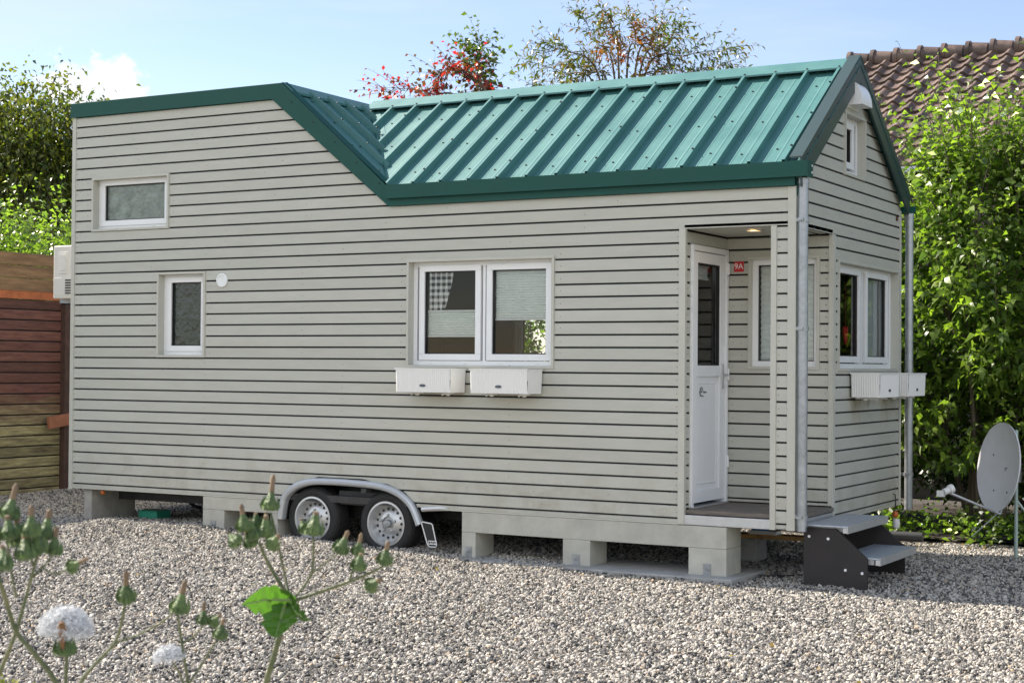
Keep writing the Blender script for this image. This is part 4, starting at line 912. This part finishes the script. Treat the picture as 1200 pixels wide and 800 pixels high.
# left tree
def big_tree(loc, c, rx, ry, rz, ncl, nper, lsz, m, label):
    o = empty('tree', (loc[0], loc[1], 0), label, 'tree'); ctr = np.array([c[0]-loc[0], c[1]-loc[1], c[2]])
    C, D, Z, Hh = [], [], [], []; b = MB(); 
    b.tube([(0, 0, -.1), (.05, 0, ctr[2]*.35), (.0, .05, ctr[2]*.8), (.05, 0, ctr[2]+rz*.6)], [.2, .16, .11, .03], 0, 10)
    for i in range(ncl):
        u = rng.normal(size=3); u /= np.linalg.norm(u); r_ = random.uniform(.15, 1)**.5; cc = ctr+u*np.array([rx, ry, rz])*r_*random.uniform(.82, 1.02)*(1+.12*math.sin(u[2]*5+u[0]*4)); hh = random.random()
        b.tube([tuple(ctr*[.3, .3, .7]+[0, 0, random.uniform(-.3, .6)*rz]), tuple((ctr+cc)/2+rng.normal(size=3)*.1), tuple(cc)], [.03, .014, .004], 0, 5, False)
        k = int(nper*random.uniform(.5, 1.4)); P_ = cc+rng.normal(size=(k, 3))*np.array([.36, .36, .26])*random.uniform(.7, 1.3)
        dd = rng.normal(size=(k, 3))+u*.6; dd[:, 2] -= .5
        C += list(P_); D += list(dd); Z += list(lsz*rng.uniform(.6, 1.2, k)); Hh += list(hh*.6+rng.uniform(0, .4, k))
    leaf_mesh('crown', C, D, Z, m, o, wid=.55, hue=np.array(Hh)*.68); b.build('trunk', 'bark', o); return o
TL = leaf_mat('tree_leaves', [(.02, .05, .012), (.035, .078, .016), (.06, .105, .02), (.22, .20, .025)], .45, .4)
big_tree((-16.5, 8.2), (-16.55, 8., 4.75), 1.95, 1.9, 1.65, 270, 130, .105, TL, 'tall dark green tree with yellowing leaves behind the fence')
# sparse autumn trees behind the house
AUT = leaf_mat('autumn_leaves', [(.055, .12, .02), (.095, .165, .025), (.17, .17, .025), (.42, .11, .02), (.36, .03, .025)], .45, .35, (1.1, .95, .5))
RED = leaf_mat('crimson_leaves', [(.05, .085, .02), (.12, .12, .02), (.30, .03, .03), (.42, .02, .035), (.36, .02, .03)], .45, .35, (1.2, .6, .5))
def sparse_tree(name, base, limbs, label, m, lsz, wid, nl, sub, huef):
    o = empty(name, (base[0], base[1], 0), label, 'tree'); B0 = np.array(base, float); b = MB(); A, Dd, Ln, Hu = [], [], [], []
    b.tube([(0, 0, -.1), (.03, .02, base[2]*.5), (0, 0, base[2])], [.11, .085, .06], 0, 10)
    for pts in limbs:
        P_ = [np.array([0, 0, base[2]*.85])]+[np.array(p)-[B0[0], B0[1], 0] for p in pts]; cv = smooth_curve([tuple(p) for p in P_], 8)
        n = len(cv); b.tube([tuple(p) for p in cv], [max(.003, .022*(1-i/n)**1.3) for i in range(n)], 0, 6, False)
        for i in range(int(n*.35), n):
            d_ = np.array(cv[min(i+1, n-1)]-cv[i-1]); d_ /= np.linalg.norm(d_)+1e-9
            for k in range(sub):
                q = d_*.7+rng.normal(size=3)*.55+[0, 0, .15]; A.append(np.array(cv[i])); Dd.append(q); Ln.append(random.uniform(.2, .5)); Hu.append(huef(np.array(cv[i])+[B0[0], B0[1], 0]))
    C, D, Z, Hh, paths = shoots(A, Dd, Ln, nl, lsz, hue0=Hu, spread=.8, arch=.5)
    leaf_mesh('crown', C, D, Z, m, o, wid=wid, hue=Hh, droop=.3)
    for q in paths: b.tube([tuple(q[0]), tuple(q[len(q)//2]), tuple(q[-1])], [.0028, .002, .0012], 0, 4, False)
    b.build('trunk', 'twig', o); return o
def P7(px, py, dy=0): return onY(px, py, 7+dy)
lim = [[P7(700, 110), P7(660, 85, .3), P7(620, 72, .4)], [P7(705, 100), P7(665, 60, -.3), P7(640, 62, -.4)], [P7(720, 90), P7(700, 50, .2), P7(683, 20, .3)], [P7(725, 80), P7(720, 45, -.3), P7(715, 22, -.3)],
       [P7(735, 80), P7(745, 50), P7(738, 22, .1)], [P7(745, 80), P7(765, 50, .3), P7(775, 26, .3)], [P7(750, 85), P7(780, 55, -.2), P7(800, 34, -.4)], [P7(755, 90), P7(805, 65, .2), P7(855, 57, .4)],
       [P7(760, 100), P7(810, 85, -.2), P7(850, 75, -.3)], [P7(690, 120), P7(650, 110, .2), P7(625, 105, .3)], [P7(745, 105), P7(785, 95), P7(830, 92, .3)], [P7(715, 110), P7(690, 85), P7(672, 78)], [P7(735, 100), P7(730, 75, .4), P7(755, 62, .5)]]
ctr7 = P7(735, 70)
sparse_tree('tree', (-4.75, 7.0, 3.2), lim[:-1], 'sparse feathery tree turning orange behind the roof ridge', AUT, .115, .26, 8, 2, lambda p: float(np.clip(.74-np.linalg.norm((p-ctr7)*[1.0, .4, 1.5])*1.1, .05, .8))*random.uniform(.25, 1.1))
def P5(px, py, dy=0): return onY(px, py, 5+dy)
lim = [[P5(570, 130), P5(552, 92), P5(532, 80), P5(515, 88), P5(505, 108)], [P5(540, 130), P5(505, 110), P5(475, 104), P5(452, 108)], [P5(560, 125), P5(560, 100), P5(548, 90)]]
sparse_tree('tree', (-6.1, 5.0, 3.3), lim, 'crimson leaved branches arching above the sloping roof', RED, .085, .62, 5, 2, lambda p: random.choice([.0, .05, .1, .15, .6, .75, .85]))
lim = [[P5(578, 130, .4), P5(572, 100, .4), P5(563, 80, .4), P5(562, 50, .4)], [P5(575, 125, .4), P5(560, 82, .4), P5(547, 60, .4)]]
sparse_tree('sapling', (-5.55, 5.4, 3.4), lim, 'slender upright green sapling beside the crimson branches', leaf_mat('sapling_leaves', [(.03, .06, .015), (.06, .10, .02), (.12, .15, .03)], .45, .3), .10, .6, 6, 2, lambda p: random.uniform(.2, .8))
grid_obj('soil_bed', np.arange(-8, 6.1, .25), np.arange(3.72, 7.6, .25), mat('dark_soil', (.028, .022, .017), .95, var=.5, vs=9, bump=.8, bs=30), lambda x, y: gz(x, y)+.02+.015*np.sin(x*9+y*5)*np.sin(y*8), kind='structure')
# low plants beneath the shrubs
def cover(name, x0, x1, y0, y1, n, hmax, lsz, label, m, cat):
    A, D, Ln, Hu = [], [], [], []
    for i in range(n):
        x, y = random.uniform(x0, x1), random.uniform(y0, y1); A.append((x, y, float(gz(x, y)))); D.append((random.uniform(-.6, .6), random.uniform(-.8, .4), .8)); Ln.append(hmax*random.uniform(.3, 1)); Hu.append(random.random())
    C, Dd, Z, Hh, paths = shoots(A, D, Ln, 6, lsz, hue0=Hu, spread=1.1); o = leaf_mesh(name, C, Dd, Z, m, None, wid=.6, hue=Hh); return tag(o, label, cat, kind='stuff')
cover('ground_cover', -.9, 4, 3.45, 4.6, 420, .42, .085, 'leafy green ground cover under the shrubs', LG, 'ground cover')
cover('weeds', -2.45, -1.8, -5.95, -5.6, 22, .10, .04, 'yellow green weeds in the gravel at the near corner', leaf_mat('weed_leaves', [(.14, .17, .03), (.25, .25, .05)], .45), 'weeds')
# fallen leaves
LITTER = leaf_mat('fallen_leaf_colours', [(.34, .25, .07), (.36, .18, .05), (.26, .07, .03), (.18, .11, .05)], .3, .6)
pc, pd = [], []
for i in range(22):
    x, y = random.uniform(-4.5, 2.6), random.uniform(-4.6, -.3)
    pc.append((x, y, float(gz(x, y))+.024)); pd.append((random.uniform(-1, 1), random.uniform(-1, 1), .1))
for i in range(70):
    x, y = random.uniform(-.4, 3.5), random.uniform(3.05, 3.6); pc.append((x, y, float(gz(x, y))+.024)); pd.append((random.uniform(-1, 1), random.uniform(-1, 1), .1))
tag(leaf_mesh('leaf_litter', pc, pd, rng.uniform(.025, .055, len(pc)), LITTER, wid=.6), 'scattered yellow and red fallen leaves on the gravel', 'fallen leaves', kind='stuff')
# ------------------------------------------------------------------ sow thistles close to the camera
M['stem'] = mat('thistle_stem', (.05, .095, .028), .5, var=.4, vs=60, col2=(.11, .11, .045), bump=.3, bs=300)
M['bud'] = mat('thistle_bud', (.045, .12, .028), .55, var=.5, vs=90, bump=.5, bs=400, col2=(.10, .15, .05))
M['tip'] = mat('withered_tip', (.17, .12, .075), .8, var=.3, vs=60)
M['fluff'] = mat('seed_fluff', (.64, .66, .69), .9)
def stalk(root, pts, r0, r1):
    cv = smooth_curve([tuple(p) for p in pts], 6); n = len(cv); b = MB(); b.tube([tuple(p) for p in cv], [(r0+(r1-r0)*i/(n-1))*.64*(1+.07*math.sin(i*2.7)) for i in range(n)], 0, 8); return b.build('stem', 'stem', root, smooth=True)
def bud(root, p, d_, s, tip=1.0, open_=0):
    b = MB(); d_ = Vector(d_).normalized()
    s = s*random.uniform(.84, .98); d_ = (d_+Vector(rng.normal(size=3))*.12).normalized(); q_ = random.uniform(.85, 1.0)
    pr = [(.12, -.02), (.36*q_, .0), (.50*q_, .12), (.52*q_, .28), (.44*q_, .5), (.30*q_, .75), (.20, 1.0), (.15, 1.15)]
    b.lathe([(r_*s, h_*s) for r_, h_ in pr], p, d_, 0, 12)
    b.lathe([(.17*s, 1.14*s), (.15*s, (1.2+.25*tip)*s), (.17*s, (1.2+.5*tip)*s), (.07*s, (1.22+.66*tip)*s), (0, (1.22+.7*tip)*s)], p, d_, 1, 10)
    a = d_.orthogonal().normalized()
    for k in range(9):                                   # bracts
        t = 6.283*k/9; u_ = (Matrix.Rotation(t, 3, d_) @ a); e_ = (Matrix.Rotation(t+.35, 3, d_) @ a)
        q = Vector(p); b.face([q+u_*s*.5+d_*s*.02, q+e_*s*.5+d_*s*.02, q+(u_+e_)*.5*s*.66+d_*s*.32, q+(u_+e_)*.5*s*.40+d_*s*.95], 0)
    return b.build('flower_bud', ['bud', 'tip'], root, smooth=True)
def puff(root, c, up, R_, n, flat=.62):
    b = MB(); up = Vector(up).normalized(); a = up.orthogonal().normalized(); e = up.cross(a); c = Vector(c)
    for i in range(n):
        t = random.uniform(0, 6.283); ph = math.acos(random.uniform(-.25, 1)); d_ = (a*math.cos(t)+e*math.sin(t))*math.sin(ph)+up*math.cos(ph)*flat
        r_ = R_*random.uniform(.55, 1.0); tip = c+d_*r_; w_ = d_.cross(Vector(rng.normal(size=3))).normalized()*.0003
        s0 = c+d_*R_*.15; b.face([s0+w_, s0-w_, tip-w_*.6, tip+w_*.6])
        for k in range(3):
            f = tip+(d_.orthogonal() @ Matrix.Rotation(random.uniform(0, 6.28), 3, d_)).normalized()*R_*.16+d_*R_*.05; b.face([tip+w_*.7, tip-w_*.7, f])
    return b.build('seed_head', 'fluff', root)
def plant(px, dep, label):
    p = deep(px, 860, dep); o = empty('sow_thistle', (p[0], p[1], float(gz(p[0], p[1]))), label, 'weed', 'sow thistles in the foreground'); return o
def local(o, px, py, dep): return Vector(deep(px, py, dep))-Vector(o.location)
def toroot(o, px, dep, dx=0):
    a = local(o, px, 800, dep); b_ = local(o, px+dx, 1100, dep); return [Vector((b_.x*.4, b_.y*.4, -.03)), Vector((b_.x*.7, b_.y*.7, b_.z*.45)), b_, local(o, px+dx*.45, 960, dep), local(o, px+dx*.12, 840, dep), a]
UPV = Vector((0, 0, 1))
def L(o, dep, *pts): return [local(o, x, y, dep+dd) for x, y, dd in pts]
# left plant
D1 = .98
o = plant(40, D1, 'sow thistle in front at the left with a big white seed head')
stalk(o, toroot(o, 66, D1, 90)+L(o, D1, (40, 765, 0), (19, 739, 0), (6, 700, -.01), (-6, 660, -.02), (-12, 620, -.02)), .0034, .0018)
stalk(o, L(o, D1, (-14, 815, .02), (2, 782, .01), (19, 739, 0), (33, 690, 0), (44, 650, 0)), .0024, .0014)
stalk(o, L(o, D1, (36, 678, 0), (52, 662, .01), (62, 650, .01)), .0014, .001); stalk(o, L(o, D1, (40, 664, 0), (34, 652, 0), (25, 655, 0)), .0013, .001)
for x, y, dd, s, tp, dv in ((62, 650, .01, .0105, .9, (.25, 0, 1)), (44, 648, 0, .0135, .6, (.1, 0, 1)), (30, 656, -.01, .0125, .4, (-.3, 0, 1)), (22, 640, .01, .0125, .5, (-.2, 0, 1)), (52, 632, .015, .012, .7, (.2, 0, 1)), (36, 628, -.01, .012, .8, (.05, .1, 1)), (12, 632, 0, .012, .3, (-.4, 0, 1)), (9, 608, .01, .012, 1.2, (.1, 0, 1)), (2, 668, -.02, .012, .2, (-.6, 0, 1)), (-12, 640, 0, .012, .5, (0, 0, 1))): bud(o, L(o, D1, (x, y, dd))[0], dv, s, tp)
stalk(o, L(o, D1, (19, 700, .0), (10, 650, .01), (9, 610, .01)), .0013, .001)
stalk(o, L(o, D1, (48, 664, 0), (64, 672, .02), (80, 667, .02)), .001, .0008); bud(o, L(o, D1, (80, 666, .02))[0], (.9, .3, .45), .0085, 1.2)
stalk(o, toroot(o, 77, D1+.02, -10)+L(o, D1, (78, 768, .02)), .0022, .0018); bud(o, L(o, D1, (76, 768, .02))[0], (-.05, 0, 1), .0135, .5)
puff(o, L(o, D1, (77, 738, .03))[0], (0, .1, 1), .0178, 2600, .9)
bz = MB(); q = L(o, D1, (73, 745, .015))[0]; bz.lathe([(.0012, -.008), (.002, 0), (.003, .006), (.002, .0085), (0, .0095)], q, (-.05, 0, 1), 0, 10); bz.build('withered_floret', mat('brown_floret', (.16, .08, .03), .8), o, smooth=True)
# middle plant
D2 = 1.12
o = plant(215, D2, 'sow thistle in front between the other two with slim closed buds')
stalk(o, toroot(o, 220, D2, 10)+L(o, D2, (219, 790, 0), (214, 760, 0), (208, 718, 0)), .0022, .0014); bud(o, L(o, D2, (209, 718, 0))[0], (.3, 0, 1), .0135, 1.0)
stalk(o, toroot(o, 94, D2, -120)+L(o, D2, (115, 774, 0), (135, 752, 0), (143, 725, 0), (147, 705, 0)), .0028, .0014); bud(o, L(o, D2, (148, 704, 0))[0], (.3, 0, 1), .0145, 1.25)
stalk(o, L(o, D2, (133, 753, 0), (160, 744, .01), (190, 728, .01), (205, 714, .0)), .0013, .0011)
stalk(o, L(o, D2, (215, 752, 0), (226, 746, .01), (240, 730, .01)), .0011, .0009); bud(o, L(o, D2, (238, 731, .01))[0], (.25, 0, 1), .0095, 1.0); bud(o, L(o, D2, (247, 731, .012))[0], (.9, 0, .9), .009, .4)
stalk(o, L(o, D2, (222, 800, 0), (236, 778, 0), (254, 750, 0)), .0013, .001); bud(o, L(o, D2, (257, 748, 0))[0], (.3, 0, 1), .010, .6)
stalk(o, L(o, D2, (215, 800, 0), (209, 786, 0), (203, 776, 0)), .0012, .001); puff(o, L(o, D2, (198, 770, 0))[0], (-.2, 0, 1), .012, 1200, .8)
# right plant
D3 = 1.2
o = plant(313, D3, 'tall sow thistle in front of the trailer wheels with one broad lobed leaf')
stalk(o, toroot(o, 312, D3, -60)+L(o, D3, (322, 765, 0), (335, 720, 0), (341, 700, 0)), .0042, .003)
stalk(o, L(o, D3, (340, 702, 0), (325, 678, 0), (312, 655, 0), (304, 636, 0)), .0026, .0018)
stalk(o, L(o, D3, (340, 702, .01), (332, 665, .02), (322, 620, .02), (317, 600, .02)), .0016, .0012); bud(o, L(o, D3, (316, 598, .02))[0], (.02, 0, 1), .0145, 1.5); bud(o, L(o, D3, (312, 618, .02))[0], (-.1, 0, 1), .0105, .2)
for x, y, dd, s, tp, dv in ((300, 632, 0, .0115, .3, (-.4, 0, 1)), (310, 628, .01, .0125, .3, (.1, 0, 1)), (288, 622, 0, .0125, .9, (-.25, 0, 1)), (279, 638, -.01, .0115, .2, (-.8, 0, .7)), (316, 640, -.01, .0115, .2, (.8, 0, .7)), (296, 640, .01, .0115, .2, (-.2, -.5, .6)), (301, 617, .015, .009, .1, (.1, 0, 1))): bud(o, L(o, D3, (x, y, dd))[0], dv, s, tp)
stalk(o, L(o, D3, (345, 700, 0), (358, 684, 0), (366, 668, 0), (367, 640, 0), (367, 625, 0)), .0016, .0012); bud(o, L(o, D3, (366, 627, 0))[0], (.05, 0, 1), .0155, .15); bud(o, L(o, D3, (358, 624, .01))[0], (-.4, 0, 1), .009, .2)
stalk(o, L(o, D3, (366, 671, 0), (380, 660, .01), (396, 648, .01)), .0011, .0009); bud(o, L(o, D3, (397, 648, .01))[0], (.15, 0, 1), .0125, .6)
stalk(o, L(o, D3, (346, 703, 0), (378, 692, 0), (412, 680, 0), (440, 668, .0), (452, 660, .0)), .0024, .0013); bud(o, L(o, D3, (450, 661, 0))[0], (.6, 0, 1), .0125, .8)
stalk(o, L(o, D3, (410, 681, 0), (413, 668, 0), (417, 656, 0)), .0015, .0012); bud(o, L(o, D3, (419, 668, 0))[0], (.05, 0, 1), .0125, .1); bud(o, L(o, D3, (418, 650, .01))[0], (.35, 0, 1), .0105, 1.1)
stalk(o, L(o, D3, (425, 676, 0), (432, 684, .01)), .001, .0008); bud(o, L(o, D3, (431, 688, .01))[0], (.8, 0, .45), .0115, .5)
def lobed_leaf(root, base, tip_, side, name='leaf'):
    b = MB(); base, tip_ = Vector(base), Vector(tip_); ax = tip_-base; Ln = ax.length; ax.normalize(); nn = ax.cross(side).normalized(); g_ = []
    outl = [.05, .16, .24, .20, .30, .36, .27, .34, .30, .20, .22, .12, .05, .0]
    n = len(outl)
    for i, w_ in enumerate(outl):
        t = i/(n-1); c = base+ax*Ln*t-nn*.0035*math.sin(t*3.1); row = []
        for k in (-1, -.5, 0, .5, 1): row.append(c+side*w_*Ln*k*1.15+nn*(.22*abs(k)*w_*Ln+.0012*math.sin(i*2.3+k*3)))
        g_.append(row)
    for i in range(n-1):
        for k in range(4): b.face([g_[i][k], g_[i+1][k], g_[i+1][k+1], g_[i][k+1]])
    lo = b.build(name, leaf_mat('thistle_leaf', [(.045, .11, .018), (.055, .125, .022)], .4, .4), root, smooth=True); me = lo.data
    at = me.attributes.new('hue', 'FLOAT', 'FACE'); at.data.foreach_set('value', [.5]*len(me.polygons))
    v = MB(); v.tube([base, base+ax*Ln*.5-nn*.004, tip_], [.0016, .0011, .0004], 0, 6); v.build('midrib', mat('pale_rib', (.16, .24, .08), .5), lo); return lo
rt = Vector(RT); upv = Vector(UP); fwv = Vector(FW)
q = L(o, D3, (341, 703, -.004), (286, 716, -.03), (361, 722, -.025))
lobed_leaf(o, q[0]+rt*.004, L(o, D3, (283, 708, -.02))[0], (upv*-.85+fwv*.5).normalized()); lobed_leaf(o, q[0]-rt*.004+fwv*.003, L(o, D3, (322, 748, -.03))[0], (rt*.9+fwv*.4).normalized()); lobed_leaf(o, q[0], L(o, D3, (364, 726, -.015))[0], (upv*-.8+fwv*.5+rt*.1).normalized())
# ------------------------------------------------------------------ sky, sun, camera
W = bpy.data.worlds.new('World'); S.world = W; W.use_nodes = True; n = W.node_tree.nodes; l = W.node_tree.links; bg = n['Background']
EL, AZ = 41., 2.4
sky = n.new('ShaderNodeTexSky'); sky.sky_type = 'NISHITA'; sky.sun_disc = False; sky.sun_elevation = math.radians(EL); sky.sun_rotation = math.radians(270+AZ); sky.air_density = 1.0; sky.dust_density = .0; sky.ozone_density = 1.0
tc = n.new('ShaderNodeTexCoord')
def math_(op, a, b_=None, c=None):
    x = n.new('ShaderNodeMath'); x.operation = op
    for i, v in enumerate((a, b_, c)):
        if v is None: continue
        if isinstance(v, (int, float)): x.inputs[i].default_value = v
        else: l.new(v, x.inputs[i])
    return x.outputs[0]
def smooth(v, a, b_):
    x = n.new('ShaderNodeMapRange'); x.interpolation_type = 'SMOOTHSTEP'; x.inputs[1].default_value = a; x.inputs[2].default_value = b_; l.new(v, x.inputs[0]); return x.outputs[0]
hz = n.new('ShaderNodeMix'); hz.data_type = 'RGBA'; hz.blend_type = 'MULTIPLY'; hz.inputs[0].default_value = 1; l.new(sky.outputs[0], hz.inputs[6]); hz.inputs[7].default_value = (1.02, .925, .97, 1)
mp = n.new('ShaderNodeMapping'); mp.inputs['Scale'].default_value = (1.0, 1.0, 7.5); l.new(tc.outputs['Generated'], mp.inputs[0])
c1 = n.new('ShaderNodeTexNoise'); c1.inputs['Scale'].default_value = 2.6; c1.inputs['Detail'].default_value = 10; c1.inputs['Roughness'].default_value = .55; l.new(mp.outputs[0], c1.inputs['Vector'])
veil = math_('MULTIPLY', smooth(c1.outputs[0], .40, .72), .55)
cd = ray(116, 104); cd = cd/np.linalg.norm(cd)
df = n.new('ShaderNodeVectorMath'); df.operation = 'SUBTRACT'; l.new(tc.outputs['Generated'], df.inputs[0]); df.inputs[1].default_value = tuple(cd)
sc_ = n.new('ShaderNodeVectorMath'); sc_.operation = 'MULTIPLY'; l.new(df.outputs[0], sc_.inputs[0]); sc_.inputs[1].default_value = (1/.028, 1/.028, 1/.016)
ln = n.new('ShaderNodeVectorMath'); ln.operation = 'LENGTH'; l.new(sc_.outputs[0], ln.inputs[0])
c2 = n.new('ShaderNodeTexNoise'); c2.inputs['Scale'].default_value = 75; c2.inputs['Detail'].default_value = 6; c2.inputs['Roughness'].default_value = .55; l.new(tc.outputs['Generated'], c2.inputs['Vector'])
cu_ = smooth(math_('SUBTRACT', math_('MULTIPLY', c2.outputs[0], 2.6), ln.outputs['Value']), .05, .5)
mx = n.new('ShaderNodeMix'); mx.data_type = 'RGBA'; l.new(veil, mx.inputs[0]); l.new(hz.outputs[2], mx.inputs[6]); mx.inputs[7].default_value = (4.6, 5.0, 5.4, 1)
mx2 = n.new('ShaderNodeMix'); mx2.data_type = 'RGBA'; l.new(math_('MULTIPLY', cu_, .9), mx2.inputs[0]); l.new(mx.outputs[2], mx2.inputs[6])
c3 = n.new('ShaderNodeTexNoise'); c3.inputs['Scale'].default_value = 60; c3.inputs['Detail'].default_value = 5; l.new(tc.outputs['Generated'], c3.inputs['Vector'])
cr = n.new('ShaderNodeValToRGB'); l.new(c3.outputs[0], cr.inputs[0]); cr.color_ramp.elements[0].position = .35; cr.color_ramp.elements[1].position = .6
cr.color_ramp.elements[0].color = (5.0, 5.3, 5.7, 1); cr.color_ramp.elements[1].color = (6.6, 6.6, 6.6, 1)
l.new(cr.outputs[0], mx2.inputs[7])
# bright cloud added out of view behind the camera as fill for shaded walls
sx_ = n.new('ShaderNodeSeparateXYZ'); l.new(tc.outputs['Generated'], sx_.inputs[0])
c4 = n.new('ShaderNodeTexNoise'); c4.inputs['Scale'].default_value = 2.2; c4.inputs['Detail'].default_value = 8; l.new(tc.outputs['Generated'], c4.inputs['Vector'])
fill_cloud = math_('MULTIPLY', math_('MULTIPLY', smooth(math_('MULTIPLY', sx_.outputs[1], -1.), .12, .35), math_('MULTIPLY', smooth(sx_.outputs[2], .08, .2), smooth(math_('MULTIPLY', sx_.outputs[2], -1.), -.8, -.5))), smooth(c4.outputs[0], .36, .50))
mx3 = n.new('ShaderNodeMix'); mx3.data_type = 'RGBA'; l.new(fill_cloud, mx3.inputs[0]); l.new(mx2.outputs[2], mx3.inputs[6]); mx3.inputs[7].default_value = (8.6, 8.9, 9.3, 1)
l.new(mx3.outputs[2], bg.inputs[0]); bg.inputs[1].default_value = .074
sd = bpy.data.lights.new('sun', 'SUN'); sd.energy = 5.0; sd.angle = math.radians(.5); sd.color = (1, .90, .77); so = bpy.data.objects.new('sun', sd); COL.objects.link(so)
e_, a_ = math.radians(EL), math.radians(AZ); sv_ = Vector((-math.cos(e_)*math.cos(a_), math.cos(e_)*math.sin(a_), math.sin(e_)))
so.rotation_euler = sv_.to_track_quat('Z', 'Y').to_euler(); so.location = sv_*30
cam = bpy.data.cameras.new('camera'); co = bpy.data.objects.new('camera', cam); COL.objects.link(co); S.camera = co
cam.sensor_width = 36; cam.lens = CF/1200*36; cam.clip_end = 2000; cam.clip_start = .05
Rm = Matrix((tuple(RT), tuple(UP), tuple(-FW))).transposed(); co.matrix_world = Matrix.Translation(Vector(CAM)+Vector((0, 0, Z0))) @ Rm.to_4x4()
cam.dof.use_dof = True; cam.dof.focus_distance = 12.3; cam.dof.aperture_fstop = 34
S.view_settings.view_transform = 'Standard'; S.view_settings.look = 'None'; S.view_settings.gamma = 1; S.view_settings.exposure = 1.34; S.view_settings.use_curve_mapping = False
S.cycles.max_bounces = 8; S.cycles.transparent_max_bounces = 16; S.cycles.use_denoising = True
